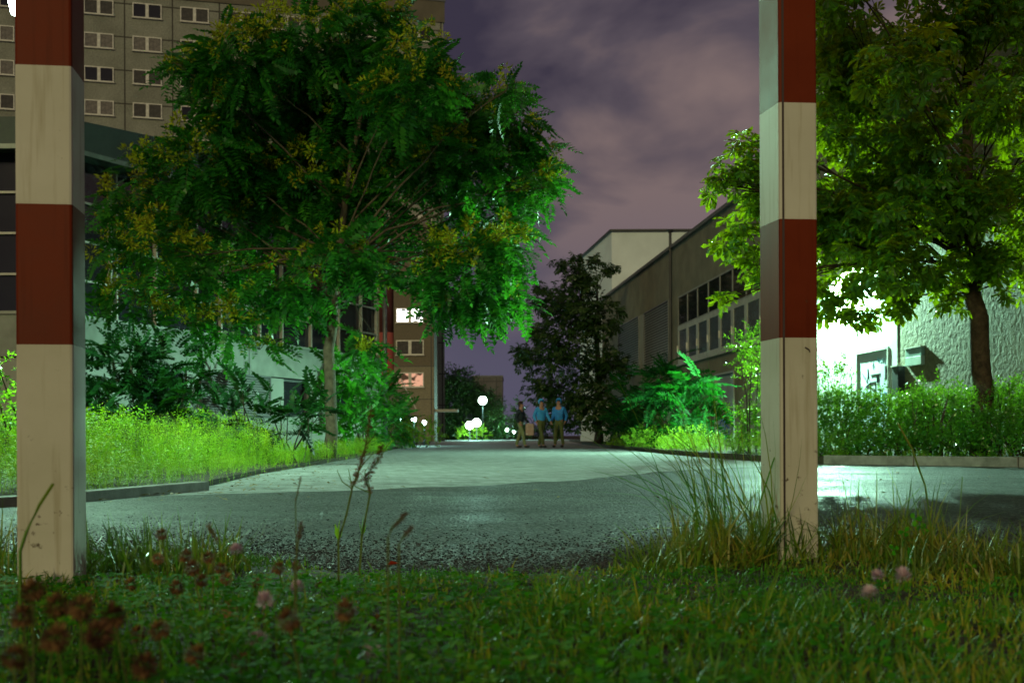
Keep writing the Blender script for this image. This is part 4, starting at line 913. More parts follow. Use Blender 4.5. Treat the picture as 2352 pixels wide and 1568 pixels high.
tag(fartree('low dark bushes closing the end of the path', [(960+40*i, 995, 20) for i in range(8)], 150, SPR, .9, 25, 'leaf_far', 34, 1100))

# ------------------------------------------------------------------ shrubs left
def S(lobes, Y, sp=.8): return [(a, b, c, Y+yj(sp)) for a, b, c in lobes]
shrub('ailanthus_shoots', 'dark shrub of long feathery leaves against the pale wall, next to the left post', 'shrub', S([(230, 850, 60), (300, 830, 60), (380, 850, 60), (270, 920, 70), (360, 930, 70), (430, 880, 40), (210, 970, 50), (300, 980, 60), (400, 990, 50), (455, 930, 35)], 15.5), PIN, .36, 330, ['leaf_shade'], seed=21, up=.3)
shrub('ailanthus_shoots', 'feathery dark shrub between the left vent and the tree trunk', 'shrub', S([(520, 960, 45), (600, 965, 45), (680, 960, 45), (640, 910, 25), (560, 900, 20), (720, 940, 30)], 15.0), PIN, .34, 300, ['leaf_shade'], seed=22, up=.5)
shrub('ailanthus_shoots', 'tall green feathery shrub immediately right of the left tree trunk', 'shrub', [(810, 850, 45, 27), (845, 900, 50, 31), (800, 940, 50, 26), (865, 955, 50, 34), (825, 995, 45, 28), (885, 900, 32, 38), (895, 975, 38, 41), (878, 1005, 32, 36), (785, 1000, 35, 24)], PIN, .62, 130, ['leaf_ail'], seed=23, up=.4)
shrub('lit_bush', 'bright yellow-green bush under the globe lights below the stair', 'shrub', S([(925, 985, 28), (955, 990, 28), (985, 985, 22), (1000, 1000, 18), (940, 1010, 22), (910, 1015, 22)], 43, 1.2), SPR, .30, 350, ['leaf_herb'], seed=24)
shrub('leafy_bush', 'pale green bush at the picture edge left of the near striped post', 'shrub', S([(0, 850, 30), (10, 900, 40), (-30, 950, 60), (20, 980, 35), (0, 1040, 40)], 9.5, .3), SPR, .16, 900, ['leaf_hedge'], seed=25)
shrub('lamp_bush', 'bush lit white-green by the two low lamps at the path end', 'shrub', S([(1085, 990, 22), (1065, 998, 18), (1105, 996, 18)], 114.5, .5), SPR, .5, 60, ['leaf_herb'], seed=26)

# weeds on the left verge (uncountable)
fo = Foliage(); rg = np.random.default_rng(40)
def edge_x(Y): return np.interp(Y, [4.15, 4.75, 5.62, 6.25, 7.6, 11.1, 20.4, 39], [-14, -5, -2.72, -2.42, -2.2, -2.5, -2.85, -4.1])
n = 4600; Y = rg.uniform(5.6, 17, n); ex = edge_x(Y); X = ex-.04-rg.uniform(0, 1, n)**1.1*np.maximum(.5, 5.5-.0*Y)*.9
d_in = ex-X; H = np.clip(.09+.34*d_in, .09, .40)*rg.uniform(.6, 1.15, n)*np.interp(Y, [5.6, 8, 13.5, 17], [.75, 1.0, 1.15, 1.3])
cl = np.array([mnoise.noise(Vector((x*1.3, y*.9, 0)))+.5*mnoise.noise(Vector((x*4, y*3, 5))) for x, y in zip(X, Y)])
H = H*np.clip(0.95+1.4*cl, .35, 1.5); H = np.minimum(H, np.interp(Y, [5.6, 7, 9, 11, 17], [.22, .31, .44, .54, .62])*rg.uniform(.55, 1.0, n)*(1+.8*np.abs(cl))); k = rg.uniform(0, 1, n) < np.clip(.75+1.2*cl, .25, 1); X, Y, H = X[k], Y[k], H[k]; n = len(X)
p = np.stack([X, Y, np.full(n, .03)], 1)
fo.multi(PLU, p, rots_up(n, rg.uniform(0, 6, n), np.abs(rg.normal(size=n))*.2, rg), np.stack([H*1.7, H*1.7, H], 1))
n = 900; Y = rg.uniform(6.2, 34, n); ex = edge_x(Y); X = ex+.12-rg.uniform(0, .8, n)
fo.multi(PLU, np.stack([X, Y, np.full(n, .0)], 1), rots_up(n, rg.uniform(0, 6, n), np.abs(rg.normal(size=n))*.4, rg), rg.uniform(.07, .2, n)*np.interp(Y, [6, 12, 34], [1, 1.5, 2.5]))
n = 260; Y = rg.uniform(8.5, 13, n); X = edge_x(Y)-rg.uniform(.3, 3, n); H = rg.uniform(.32, .50, n)*np.interp(Y, [8.5, 13], [.85, 1.2])
fo.multi(PLU, np.stack([X, Y, np.full(n, .03)], 1), rots_up(n, rg.uniform(0, 6, n), np.abs(rg.normal(size=n))*.1, rg), np.stack([H*.6, H*.6, H], 1))
n = 380; Y = rg.uniform(6.6, 15, n); X = edge_x(Y)-rg.uniform(.25, 4.5, n); H = rg.uniform(.3, .5, n)*np.interp(Y, [6.6, 9, 15], [.7, 1.05, 1.4])
fo.multi(PLU, np.stack([X, Y, np.full(n, .03)], 1), rots_up(n, rg.uniform(0, 6, n), np.abs(rg.normal(size=n))*.22, rg), np.stack([H*.9, H*.9, H], 1), 1)
tag(fo.build('weeds', [M['leaf_weed'], M['leaf_dull']]), 'bright feathery weeds filling the left verge', 'weeds', kind='stuff')

# ------------------------------------------------------------------ shrubs right
BP = [pinnate(11, leaf=.26, w=.10, droop=.35, seed=50+i, curl=.2) for i in range(3)]
shrub('ailanthus_shoots', 'emerald fern-like shrub with long arching leaves left of the blue-grey door', 'shrub', [(1470, 900, 40, 40.7), (1530, 890, 50, 33.8), (1590, 900, 45, 28.9), (1500, 950, 55, 36.9), (1570, 960, 55, 30.4), (1440, 960, 35, 45.3), (1585, 955, 30, 27.6), (1430, 1000, 30, 47.1), (1520, 1000, 45, 34.8), (1590, 1000, 30, 28.2)], BP, .8, 90, ['leaf_fern'], seed=61, up=-.05)
shrub('ailanthus_shoots', 'spindly shoot rising in front of the louvres', 'shrub', [(1480, 850, 25, 34), (1540, 830, 28, 34), (1520, 800, 16, 34), (1580, 850, 20, 34)], BP, .6, 25, ['leaf_fern'], seed=62, up=.0)
shrub('yellow_herbs', 'bright yellow-green herbs at the foot of the right wall beside the path', 'plant', [(1430, 1015, 22, 39.4), (1470, 1010, 28, 34.0), (1510, 1015, 30, 30.0), (1550, 1020, 30, 26.8), (1590, 1020, 32, 24.2), (1620, 1030, 25, 22.5), (1410, 1025, 14, 42.8)], SPR, .22, 700, ['leaf_herb'], seed=63)
shrub('leafy_bush', 'sunny green shrub showing between the blue-grey door and the right post', 'shrub', S([(1720, 800, 45), (1760, 850, 60), (1700, 960, 30), (1740, 980, 40), (1720, 1020, 35), (1800, 930, 70), (1690, 1030, 20)], 19, .5), SPR, .18, 900, ['leaf_hedge'], seed=64)
shrub('leafy_bush', 'small-leaved sapling in front of the white entrance wall', 'shrub', S([(1900, 850, 32), (1935, 840, 22), (1930, 880, 28), (1890, 900, 40), (1940, 920, 35)], 18.5, .4), SPR, .16, 800, ['leaf_hedge'], seed=65)
for i, (xs, lb) in enumerate([((1860, 2010), 'glossy hedge shrub right beside the right post, below the entrance wall'), ((2010, 2120), 'glossy hedge shrub below the graffitied door'), ((2120, 2240), 'glossy hedge shrub just left of the dark tree trunk'), ((2240, 2440), 'darker hedge shrub right of the dark tree trunk at the picture edge')]):
    lo = []
    for x in range(xs[0], xs[1], 32):
        for y in (940, 985, 1025): lo.append((x+rng.uniform(-8, 8), y+rng.uniform(-10, 10)-(12 if x > 2230 else 0), 32, 15.2-(x-1900)*.0028+rng.uniform(-.3, .5)+(1030-y)*.012))
    shrub('hedge_shrub', lb, 'shrub', lo, SPR, .15, 2300, ['leaf_hedge'], group='shrubs of the right hedge', seed=70+i)
for i, (x, y, lb) in enumerate([(2150, 905, 'loose sprig topping the hedge left of the trunk'), (2330, 900, 'loose sprig topping the hedge at the picture edge')]):
    shrub('hedge_shrub', lb, 'shrub', S([(x, y, 30), (x+35, y+15, 28), (x-30, y+22, 26)], 15.3, .2), SPR, .17, 900, ['leaf_hedge'], group='shrubs of the right hedge', seed=80+i)
# low growth spilling on the right kerb
fo = Foliage(); rg = np.random.default_rng(42); n = 700; Y = rg.uniform(14.6, 34, n); X = np.interp(Y, [14.3, 16.5, 20.4, 60], [4.0, 3.55, 3.36, 3.7])+rg.uniform(-.1, .9, n)
fo.multi(PLU, np.stack([X, Y, np.full(n, .06)], 1), rots_up(n, rg.uniform(0, 6, n), np.abs(rg.normal(size=n))*.3, rg), rg.uniform(.15, .4, n))
n = 260; u = rg.uniform(0, 1, n); X = 3.95+u*5.5; Y = 14.3-u*4.1+.1+rg.uniform(-.12, .2, n)
fo.multi(PLU, np.stack([X, Y, np.full(n, .05)], 1), rots_up(n, rg.uniform(0, 6, n), np.abs(rg.normal(size=n))*.5, rg), rg.uniform(.06, .16, n))
tag(fo.build('weeds', [M['leaf_herb']]), 'low yellow-green weeds along the right edge of the path', 'weeds', kind='stuff')

# ------------------------------------------------------------------ near grass
fo = Foliage(); rg = np.random.default_rng(44)
def bz(X, Y): return np.array([bank_z(x, y) for x, y in zip(X, Y)])
n = 46000; X = rg.uniform(-1, 1, n); Y = .55+rg.uniform(0, 1, n)**.8*2.9; X = X*(.25+Y*.5); e = np.array([bank_edge(x) for x in X]); k = (Y < e-.02+rg.normal(size=n)*.03) & ((rg.uniform(0, 1, n) < .45) | (X > -.05*Y) | (Y > 2.1)); X, Y = X[k], Y[k]; n = len(X)
H = rg.gamma(4, .011, n)+.012
pn = np.array([mnoise.noise(Vector((x*3.5, y*3.5, 3))) for x, y in zip(X, Y)]); H *= np.clip(1+1.3*pn, .35, 1.9)
H *= np.interp(Y, [.6, 1.0, 1.6, 2.4, 3.2], [.45, .7, .85, .38, .35])
fo.multi(BLA, np.stack([X, Y, bz(X, Y)-.004], 1), rots_up(n, rg.uniform(0, 6.28, n), np.abs(rg.normal(size=n))*.45, rg), np.stack([H, np.full(n, .22)*rg.uniform(.6, 1.1, n), H], 1))
tag(fo.build('grass', [M['grass']]), 'short wet grass covering the near bank', 'grass', kind='stuff')
# taller tufts round the post feet and at the right
def tuft(cx_, cy_, rad_, n, h0, h1, label, name='grass_tuft', m='grass_tall', tilt=.35, wd=.26, lean=None, seed=1):
    rg = np.random.default_rng(seed); a = rg.uniform(0, 6.28, n); q = np.sqrt(rg.uniform(0, 1, n))*rad_; X = cx_+q*np.cos(a)*1.3; Y = cy_+q*np.sin(a)*.8; H = rg.uniform(h0, h1, n)
    fo = Foliage(); yaw = rg.uniform(0, 6.28, n) if lean is None else lean+rg.normal(size=n)*.7
    fo.multi(BLA, np.stack([X, Y, bz(X, Y)-.005], 1), rots_up(n, yaw, np.abs(rg.normal(size=n))*tilt, rg), np.stack([H, np.full(n, wd)*rg.uniform(.6, 1.2, n), H], 1))
    o = fo.build(name, [M[m]]); tag(o, label, 'grass tuft', 'tall grass tufts at the posts', kind='thing'); return o
tuft(.58, 2.98, .15, 380, .07, .18, 'thick green tuft at the left foot of the right post', seed=1)
tuft(.95, 2.98, .18, 480, .06, .17, 'straw-tinged tuft at the right foot of the right post', seed=2)
tuft(1.15, 2.6, .22, 420, .05, .15, 'tuft with pale blades near the right picture edge', seed=3)
tuft(.42, 2.8, .14, 260, .05, .14, 'low tuft leaning onto the asphalt left of the right post', seed=4, tilt=.7)
tuft(.58, 3.0, .10, 130, .24, .62, 'tall dark arching stalks of grass leaning left beside the right post', name='tall_grass', seed=5, lean=3.1, tilt=.30, wd=.22, m='grass')
tuft(-1.05, 2.42, .12, 120, .02, .06, 'grass tuft at the foot of the left post', seed=6)
tuft(-.86, 2.75, .18, 380, .06, .17, 'grass tuft right of the left post at the asphalt edge', seed=7)
tuft(-1.25, 2.6, .14, 160, .08, .24, 'grass tuft at the left picture edge', seed=8)
tuft(1.3, 2.9, .22, 260, .05, .15, 'sparse tuft on the asphalt edge at the far right', seed=9)
tuft(.80, 2.66, .16, 200, .02, .06, 'green tuft just in front of the right post', seed=10)
tuft(.98, 2.9, .12, 120, .12, .27, 'tall mixed blades springing up right of the right post', seed=11, tilt=.45)
tuft(.50, 2.86, .12, 110, .12, .26, 'tall mixed blades bending over the asphalt left of the right post', seed=12, tilt=.5)
tuft(1.22, 2.35, .14, 90, .10, .20, 'pale long blades low at the right picture edge', seed=13, tilt=.4)
# single tall blades
def long_blade(pts, Y, r, label, m='grass_tall', head=None):
    P = [at(a, b, Y) for a, b in pts]; root = empty('grass_stalk', (P[0].x, Y, 0)); tag(root, label, 'grass stalk', 'single tall stalks of grass')
    mb = MB(); mb.tube([Vector((P[0].x, Y, 0))]+P, [r]*(len(P)+1) if not head else r, 5); mb.build('stem', M[m], root)
    if head:
        fo = Foliage(); a, b = P[-2], P[-1]; n = 70; u = rng.uniform(0, 1, n); ps = np.array([a.lerp(b, x) for x in u]); d = np.array(b-a); d /= np.linalg.norm(d)
        o = d*1.0+rng.normal(size=(n, 3))*.5; fo.multi([SPR[0]], ps, rots(o, rng.uniform(0, 6, n)), np.full(n, head*.5)); fo.build('seed_head', [M['rust_seed']], root)
    return root
long_blade([(2140, 1230), (2125, 1120), (2095, 1035), (2062, 975)], 2.6, .0022, 'thick green stalk curving left in front of the right kerb')
long_blade([(1675, 1290), (1690, 1230), (1672, 1130), (1655, 1035)], 2.9, .0013, 'thin bare stalk left of the right post', m='dry_stem')
long_blade([(2200, 1240), (2210, 1100)], 2.5, .001, 'very thin straight pale stalk at the right', m='dry_stem')
long_blade([(680, 1290), (678, 1150), (690, 1095)], 1.9, .0009, 'blurred thin stalk with a small top left of centre', m='dry_stem', head=.008)
long_blade([(488, 1290), (498, 1240), (480, 1205)], 1.8, .0014, 'nodding foxtail left of the clover heads', m='dry_stem', head=.014)
long_blade([(676, 1300), (684, 1240), (691, 1202)], 1.75, .0014, 'upright brown foxtail above the clover', m='dry_stem', head=.013)
long_blade([(890, 1235), (898, 1212), (930, 1180)], 1.3, .0012, 'slanting blurred foxtail over the asphalt', m='dry_stem', head=.011)
long_blade([(915, 1250), (925, 1232), (942, 1212)], 1.3, .0012, 'short rusty foxtail right of the slanting one', m='dry_stem', head=.010)
long_blade([(45, 1260), (60, 1215), (90, 1155), (122, 1106)], 1.7, .0026, 'dark curved blade crossing in front of the left post', m='grass')
def dock(pts, Y, label, leaves):
    P = [at(a, b, Y) for a, b in pts]; root = empty('dry_stalk', (P[0].x, Y, 0)); tag(root, label, 'plant', 'dry seed stalks in the middle of the bank')
    mb = MB(); mb.tube([Vector((P[0].x, Y, 0))]+P, [.0028]+[.0026-.0016*i/len(P) for i in range(len(P))], 6)
    for k in range(5):
        i = random.randint(len(P)//2, len(P)-2); e = P[i]+Vector((random.uniform(-.05, .05), 0, random.uniform(.03, .07))); mb.tube([P[i], P[i].lerp(e, .5)+Vector((random.uniform(-.01, .01), 0, -.004)), e], [.0013, .001, .0007], 4)
    mb.build('stem', M['dry_stem'], root)
    fo = Foliage(); n = 150; seg = rng.uniform(len(P)*.45, len(P)-1.01, n); ps = np.array([P[int(s)].lerp(P[int(s)+1], s-int(s)) for s in seg])+rng.normal(size=(n, 3))*.004
    fo.multi(CLU[:1], ps, rots(rng.normal(size=(n, 3)), rng.uniform(0, 6, n)), np.full(n, .004)+rng.uniform(0, .003, n)); fo.build('seed_head', [M['rust_seed']], root)
    fo = Foliage(); q = P[leaves]; n = 3; o = np.array([[.1, -.2, 1], [-.2, .1, 1.0], [.3, .2, .9]]); fo.add(tmpl([kite((0, 0, 0), (1, 0, 0), (0, 1, 0), 1, .28, .1)]), np.array([q]*3), rots(o, rng.uniform(0, 3, n)), np.array([.05, .04, .03])); fo.build('leaf', [M['leaf_weed']], root)
dock([(777, 1310), (776, 1240), (795, 1180), (808, 1120), (825, 1075), (840, 1020), (855, 930)], 2.5, 'left one of two dry reddish seed stalks in front of the road', 1)
dock([(825, 1312), (830, 1230), (842, 1170), (850, 1130), (838, 1095), (865, 1060), (878, 1020)], 2.55, 'right one of two dry reddish seed stalks in front of the road', 1)
# broad leaved seedling right
pl = empty('broadleaf_seedling', (at(2105, 1300, 2.4).x, 2.4, 0)); tag(pl, 'small plant with rounded pale leaves in the grass right of the right post', 'plant')
fo = Foliage(); n = 9; P0 = at(2100, 1240, 2.4); ps = np.array(P0)+rng.normal(size=(n, 3))*[.02, .01, .022]; fo.multi(TRE, ps, rots(rng.normal(size=(n, 3))*[1, .6, .5], rng.uniform(-.6, .6, n)+1.2), rng.uniform(.018, .030, n)); fo.build('leaf', [M['clover']], pl)
mb = MB(); mb.tube([(P0.x+.005, 2.4, 0), (P0.x, 2.4, P0.z*.5), P0], .0018, 5); mb.build('stem', M['dry_stem'], pl)
rl = MB(); q = at(900, 1322, 2.72); rl.poly([(q.x-.014, 2.72, .03), (q.x-.002, 2.715, .040), (q.x+.014, 2.72, .034), (q.x+.002, 2.735, .028)]); ro = rl.build('fallen_leaf', M['red_leaf'])
md = ro.modifiers.new('s', 'SOLIDIFY'); md.thickness = .0006; tag(ro, 'tiny bright red fallen leaf at the edge of the asphalt', 'leaf')

# clover leaves (uncountable)
fo = Foliage(); rg = np.random.default_rng(46); n = 4200; Y = .72+rg.uniform(0, 1, n)*1.8; X = rg.normal(size=n)*.5*(.3+Y*.45)-.24*Y
k = (Y < 2.6); X, Y = X[k], Y[k]; n = len(X); Hh = rg.uniform(.02, .085, n)*np.interp(Y, [.7, 1.2, 1.8, 2.6], [.9, 1.0, .8, .3]); z = bz(X, Y)+Hh
fo.multi(TRE, np.stack([X, Y, z], 1), rots_up(n, rg.uniform(0, 6.28, n), np.abs(rg.normal(size=n))*.35, rg), np.stack([np.full(n, .026)*rg.uniform(.6, 1.2, n)]*2+[Hh], 1)*np.array([[1, 1, .55]]))
tag(fo.build('clover_leaves', [M['clover']]), 'clover foliage mixed into the near grass', 'clover', kind='stuff')

# clover heads, each a thing of its own
def head_mesh(kind, seed):
    r = np.random.default_rng(seed); Q = []
    n = 190
    for i in range(n):
        u = (i+.5)/n; th = math.acos(1-1.75*u); ph = i*2.39996; d = np.array([math.sin(th)*math.cos(ph), math.sin(th)*math.sin(ph), math.cos(th)])
        up = np.array([0, 0, .55 if kind == 'pink' else -.25]); ax = d+up+r.normal(size=3)*.18
        Q.append(kite(d*.28, ax, np.cross(d, (0, 0, 1))+r.normal(size=3)*.1+1e-3, r.uniform(.5, .72) if kind == 'pink' else r.uniform(.42, .62), .10 if kind == 'pink' else .13, .2))
    fo = Foliage(); fo.add(tmpl(Q), np.zeros((1, 3)), np.eye(3)[None], np.ones(1)); o = fo.build('head', [M['pink_head' if kind == 'pink' else 'brown_head']]); me = o.data; bpy.data.objects.remove(o); return me
HM = {('brown', i): head_mesh('brown', i) for i in range(3)}; HM.update({('pink', i): head_mesh('pink', 10+i) for i in range(3)})
WORDS = {}
def clover_head(px, py, spx, kind, label):
    Y = max(.72, .024*F/spx*1.05); p = at(px, py, Y)
    r = empty('clover_flower', (p.x+random.uniform(-.01, .01), Y+.01, 0)); tag(r, label, 'flower', 'dried brown clover heads' if kind == 'brown' else 'pink clover flowers')
    h = bpy.data.objects.new('head', HM[(kind, random.randint(0, 2))]); COL.objects.link(h); h.parent = r; h.location = local(r, p); s = .029/1.55; h.scale = (s, s, s*random.uniform(.9, 1.15)); h.rotation_euler = (random.uniform(-.5, .5), random.uniform(-.5, .5), random.uniform(0, 6))
    mb = MB(); b = Vector(r.location)+Vector((0, 0, -.01)); mid = b.lerp(p, .5)+Vector((random.uniform(-.012, .012), random.uniform(-.01, .01), 0)); mb.tube([b, mid, p], .0011, 5, cap=False); mb.build('stem', M['dry_stem'], r)
BR = [(370, 1224, 30, 'highest dark clover head, standing alone against the asphalt near the left post'), (362, 1279, 28, 'round dark clover head directly below the highest one'), (425, 1274, 30, 'dark clover head at the top left of the cluster over the asphalt'), (442, 1302, 38, 'large dark clover head in the middle of the left cluster'),
      (478, 1277, 28, 'dark clover head at the top right of the left cluster'), (505, 1302, 28, 'small reddish clover head right of the left cluster'), (518, 1327, 30, 'reddish clover head under the pink topped flower'), (462, 1330, 33, 'reddish clover head at the bottom of the left cluster'),
      (637, 1302, 30, 'dark clover head left one of the pair at the asphalt edge'), (680, 1297, 25, 'dark clover head right one of the pair at the asphalt edge'), (662, 1422, 55, 'big brown clover head at the centre left of the bank'), (790, 1402, 50, 'big ragged brown clover head below the two seed stalks'),
      (365, 1442, 50, 'big tan clover head below the left cluster'), (315, 1452, 42, 'blurred rusty clover head left of the big tan one'), (260, 1412, 60, 'broad tan clover head right of the left post foot'), (130, 1387, 60, 'dark clover head in front of the left post foot, left one'),
      (185, 1392, 62, 'dark clover head in front of the left post foot, right one'), (75, 1352, 60, 'dark clover head overlapping the left side of the left post foot'), (50, 1412, 60, 'blurred brown clover head at the left picture edge'), (125, 1462, 70, 'large blurred olive-brown clover head low at the left'),
      (525, 1397, 36, 'mid-sized brown clover head left of the pale pink flower'), (552, 1517, 46, 'orange-brown clover head at the bottom, left of centre'), (692, 1477, 35, 'small brown clover head beneath the big centre-left one'), (865, 1427, 35, 'small rusty clover head right of the big ragged one'), (225, 1452, 66, 'large blurred tan clover head below the left post')]
BR += [(300, 1338, 30, 'small brown clover head between the left post and the left cluster'), (405, 1345, 34, 'brown clover head just below the left cluster, left one'), (588, 1335, 28, 'tiny brown clover head between the pale pink flower and the asphalt pair'), (735, 1345, 28, 'tiny tan clover head below the right one of the asphalt pair'),
       (445, 1500, 50, 'blurred brown clover head near the bottom, between the big tan one and the orange-brown one'), (330, 1525, 60, 'large blurred brown clover head at the bottom left, right of the corner'), (30, 1505, 70, 'largest blurred olive-brown clover head in the bottom left corner'), (965, 1440, 32, 'small brown clover head alone left of the picture centre in the short grass'),
       (1010, 1395, 24, 'tiny rusty clover head in the short grass below the red leaf')]
PK = [(542, 1260, 31, 'pink topped clover flower highest above the asphalt'), (607, 1377, 38, 'pale pink clover flower in the middle of the left bank'), (682, 1347, 32, 'pale pink clover flower near the asphalt edge'), (590, 1467, 42, 'lilac clover flower low in the left half'), (855, 1497, 42, 'creamy pink clover flower near the bottom centre'),
      (992, 1502, 28, 'small pink clover bud at the bottom centre'), (1131, 1532, 40, 'pink oval clover bud lowest at the bottom centre'), (485, 1390, 28, 'small dusky pink clover flower under the left cluster'), (2016, 1325, 28, 'lilac clover flower left one of two behind right of the right post'), (2073, 1327, 35, 'lilac clover flower right one of two behind right of the right post'),
      (1996, 1365, 38, 'cream clover flower below the two lilac ones at the right'), (1488, 1405, 32, 'spiky pale pink clover flower right one of the trio on the grass'), (1441, 1412, 30, 'dull pink clover flower left one of the trio on the grass'), (1460, 1425, 26, 'small dull pink clover flower middle one of the trio on the grass')]
for a in BR: clover_head(a[0], a[1], a[2], 'brown', a[3])
for a in PK: clover_head(a[0], a[1], a[2], 'pink', a[3])

# ------------------------------------------------------------------ walkers
def skin_obj(name, verts, edges, radii, m, parent, root=0, sub=1):
    me = bpy.data.meshes.new(name); bm = bmesh.new(); sl_ = bm.verts.layers.skin.verify()
    vs_ = [bm.verts.new(v) for v in verts]
    for v, r_ in zip(vs_, radii):
        v[sl_].radius = r_ if hasattr(r_, '__len__') else (r_, r_)
    vs_[root][sl_].use_root = True
    for a, b in edges: bm.edges.new((vs_[a], vs_[b]))
    bm.to_mesh(me); bm.free(); o = link_mesh(name, me, parent, [m])
    md = o.modifiers.new('skin', 'SKIN'); md.use_smooth_shade = True
    md = o.modifiers.new('sub', 'SUBSURF'); md.levels = sub; md.render_levels = sub
    return o
M['skin'] = mat('skin', (.42, .25, .18), .6); M['blue_cloth'] = mat('blue_cloth', (.05, .42, .92), .7, c2=(.04, .32, .80), nscale=9); M['khaki'] = mat('khaki_cloth', (.11, .15, .045), .8); M['dark_cloth'] = mat('dark_cloth', (.015, .035, .05), .8); M['hair'] = mat('hair', (.03, .02, .015), .7)
M['pale_blue'] = mat('pale_blue', (.18, .52, .62), .5); M['tan_cloth'] = mat('tan_cloth', (.52, .40, .33), .8); M['shoe'] = mat('shoe', (.03, .03, .03), .6); M['jeans'] = mat('light_trousers', (.22, .30, .14), .8)
def person(px, Y, face, label, top, legs, h=1.78, stride=.22, arm=(.35, -.25), hood=False):
    x = (px-CX)/F*Y; r = empty('person', (x, Y, gz(Y)), R(face)); tag(r, label, 'person', 'walkers on the path'); k = h/1.78
    def V(*l): return [Vector(v)*k for v in l]
    pelvis, belly, chest, neck, head0, head1 = V((0, 0, .95), (0, .01, 1.12), (0, .0, 1.36), (0, -.01, 1.50), (0, -.03, 1.60), (0, -.03, 1.70))
    vs_ = [pelvis, belly, chest, neck, head0, head1]; ed = [(0, 1), (1, 2), (2, 3), (3, 4), (4, 5)]; rd = [(.15*k, .11*k), (.14*k, .10*k), (.16*k, .11*k), .055*k, .085*k, .085*k]
    legi, armi = [], []
    for s, st_ in ((-1, stride), (1, -stride)):
        b_ = len(vs_); vs_ += V((s*.09, 0, .88), (s*.10, -st_*.55-.03, .50), (s*.10, -st_+(.03 if st_ < 0 else 0), .09), (s*.11, -st_-.16, .04)); ed += [(0, b_), (b_, b_+1), (b_+1, b_+2), (b_+2, b_+3)]; rd += [.085*k, .058*k, .040*k, .035*k]; legi.append(b_)
    for s, sw in ((-1, arm[0]), (1, arm[1])):
        b_ = len(vs_); sh = Vector((s*.19, 0, 1.42)); el = Vector((s*.24, sw*.35, 1.15)); wr = Vector((s*.25, sw*.35-.16, .95)) if sw > -.8 else Vector((s*.42, -.25, 1.13)); hd = wr+(wr-el).normalized()*.07
        vs_ += [q*k for q in (sh, el, wr, hd)]; ed += [(2, b_), (b_, b_+1), (b_+1, b_+2), (b_+2, b_+3)]; rd += [.055*k, .042*k, .028*k, (.036*k, .016*k)]; armi.append(b_)
        for q in range(5):    # fingers
            d = (wr-el).normalized(); side = Vector((0, 1, 0)); off = side*(.026*(q-1.5)) if q < 4 else side*-.045; ln = (.065, .075, .07, .055, .05)[q]
            f0 = hd+off*.8+d*.012 if q < 4 else wr+off*.7+d*.03; f1 = f0+d*ln*.55+(side*-.015 if q == 4 else Vector((0, 0, 0))); f2 = f1+d*ln*.45+Vector((-s*.018, 0, 0))
            i0 = len(vs_); vs_ += [f0*k, f1*k, f2*k]; ed += [(b_+3, i0), (i0, i0+1), (i0+1, i0+2)]; rd += [.009*k, .008*k, .007*k]
    body = skin_obj('body', vs_, ed, rd, M['skin'], r)
    # trousers
    tv = [pelvis, belly]; te = [(0, 1)]; trd = [(.165*k, .125*k), (.15*k, .11*k)]
    for b_ in legi:
        i = len(tv); tv += [vs_[b_], vs_[b_+1], vs_[b_+2]]; te += [(0, i), (i, i+1), (i+1, i+2)]; trd += [.10*k, .075*k, .060*k]
    skin_obj('trousers', tv, te, trd, legs, r)
    jv = [pelvis+Vector((0, 0, -.04)), belly, chest, neck]; je = [(0, 1), (1, 2), (2, 3)]; jr = [(.195*k, .15*k), (.175*k, .135*k), (.19*k, .14*k), .075*k]
    for b_ in armi:
        i = len(jv); jv += [vs_[b_], vs_[b_+1], vs_[b_+2]]; je += [(2, i), (i, i+1), (i+1, i+2)]; jr += [.075*k, .062*k, .045*k]
    skin_obj('jacket', jv, je, jr, top, r)
    for b_ in legi:
        q = vs_[b_+3]; mb = MB(); mb.ball((q.x, q.y+.06, .045*k), .06*k, 12, 0, (.8, 2.1, .75)); o = mb.build('shoe', M['shoe'], None, smooth=True); o.parent = r
    mb = MB(); mb.ball((0, 0, 1.69*k), .112*k, 16, 0, (.95, 1.05, 1.05))
    # cut the cap open at the face
    mb2 = MB(); mb2.v = mb.v; keep = [(f_, m_) for f_, m_ in zip(mb.f, mb.m) if not (sum(mb.v[i][1] for i in f_)/4 < -.045*k and sum(mb.v[i][2] for i in f_)/4 < 1.74*k) and sum(mb.v[i][2] for i in f_)/4 > 1.58*k]
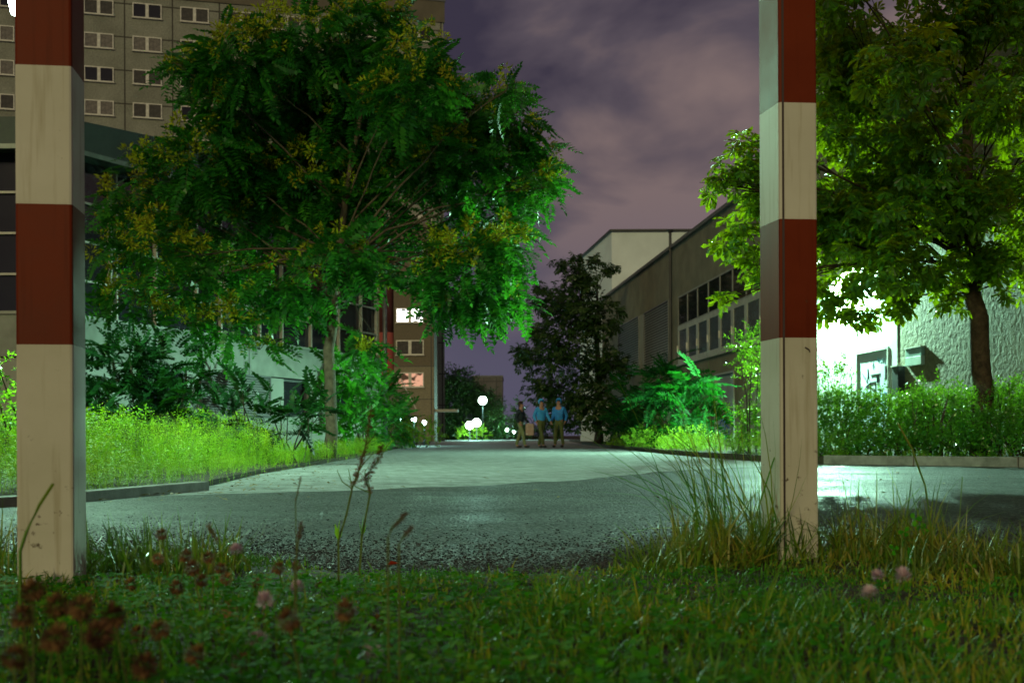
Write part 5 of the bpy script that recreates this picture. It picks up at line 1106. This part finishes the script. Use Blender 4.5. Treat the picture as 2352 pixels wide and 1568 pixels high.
    mb2.f = [a for a, _ in keep]; mb2.m = [b for _, b in keep]; o = mb2.build('hood' if hood else 'hair', top if hood else M['hair'], None, smooth=True); o.parent = r; md = o.modifiers.new('s', 'SOLIDIFY'); md.thickness = .02*k
    mb = MB(); mb.ball((0, -.118*k, 1.645*k), .016*k, 8, 0, (.8, 1.2, 1.3)); o = mb.build('nose', M['skin'], None, smooth=True); o.parent = r
    for s in (-1, 1):
        mb = MB(); mb.ball((s*.033*k, -.104*k, 1.67*k), .012*k, 8); o = mb.build('eye', M['hair'], None, smooth=True); o.parent = r
        if not hood:
            mb = MB(); mb.ball((s*.092*k, -.02*k, 1.655*k), .028*k, 8, 0, (.4, .7, 1.1)); o = mb.build('ear', M['skin'], None, smooth=True); o.parent = r
    mb = MB(); mb.ball((0, -.107*k, 1.60*k), .022*k, 8, 0, (1, .5, .25)); o = mb.build('mouth', M['red_leaf'], None, smooth=True); o.parent = r
    return r
person(1243, 42, 35, 'left one of the two walkers in blue hooded jackets and olive trousers', M['blue_cloth'], M['khaki'], 1.80, .26, hood=True)
person(1284, 42.6, -25, 'right one of the two walkers in blue hooded jackets and olive trousers', mat('blue_cloth_deep', (.03, .30, .78), .7, c2=(.02, .2, .6), nscale=9), M['khaki'], 1.84, .12, arm=(.1, .45), hood=True)
person(1196, 42.3, 70, 'walker in a dark coat and pale trousers carrying a tan bag on the left', M['dark_cloth'], M['jeans'], 1.72, .2)
bp_ = at(1217, 985, 42.2); bg_ = empty('shoulder_bag', (bp_.x, bp_.y, bp_.z-.25)); tag(bg_, 'tan bag at the side of the dark coated walker', 'bag')
mb = MB(); mb.box(bp_.x-.16, bp_.x+.16, bp_.y-.07, bp_.y+.07, bp_.z-.25, bp_.z+.2); mb.build('bag_body', M['tan_cloth'], bg_, bevel=.05)
mb = MB(); mb.tube([bp_+Vector((-.12, 0, .19)), bp_+Vector((-.13, 0, .42)), bp_+Vector((-.30, 0, .50))], .014, 6); mb.tube([bp_+Vector((.12, 0, .19)), bp_+Vector((.02, 0, .40)), bp_+Vector((-.13, 0, .42))], .014, 6); mb.build('strap', M['metal_dark'], bg_)
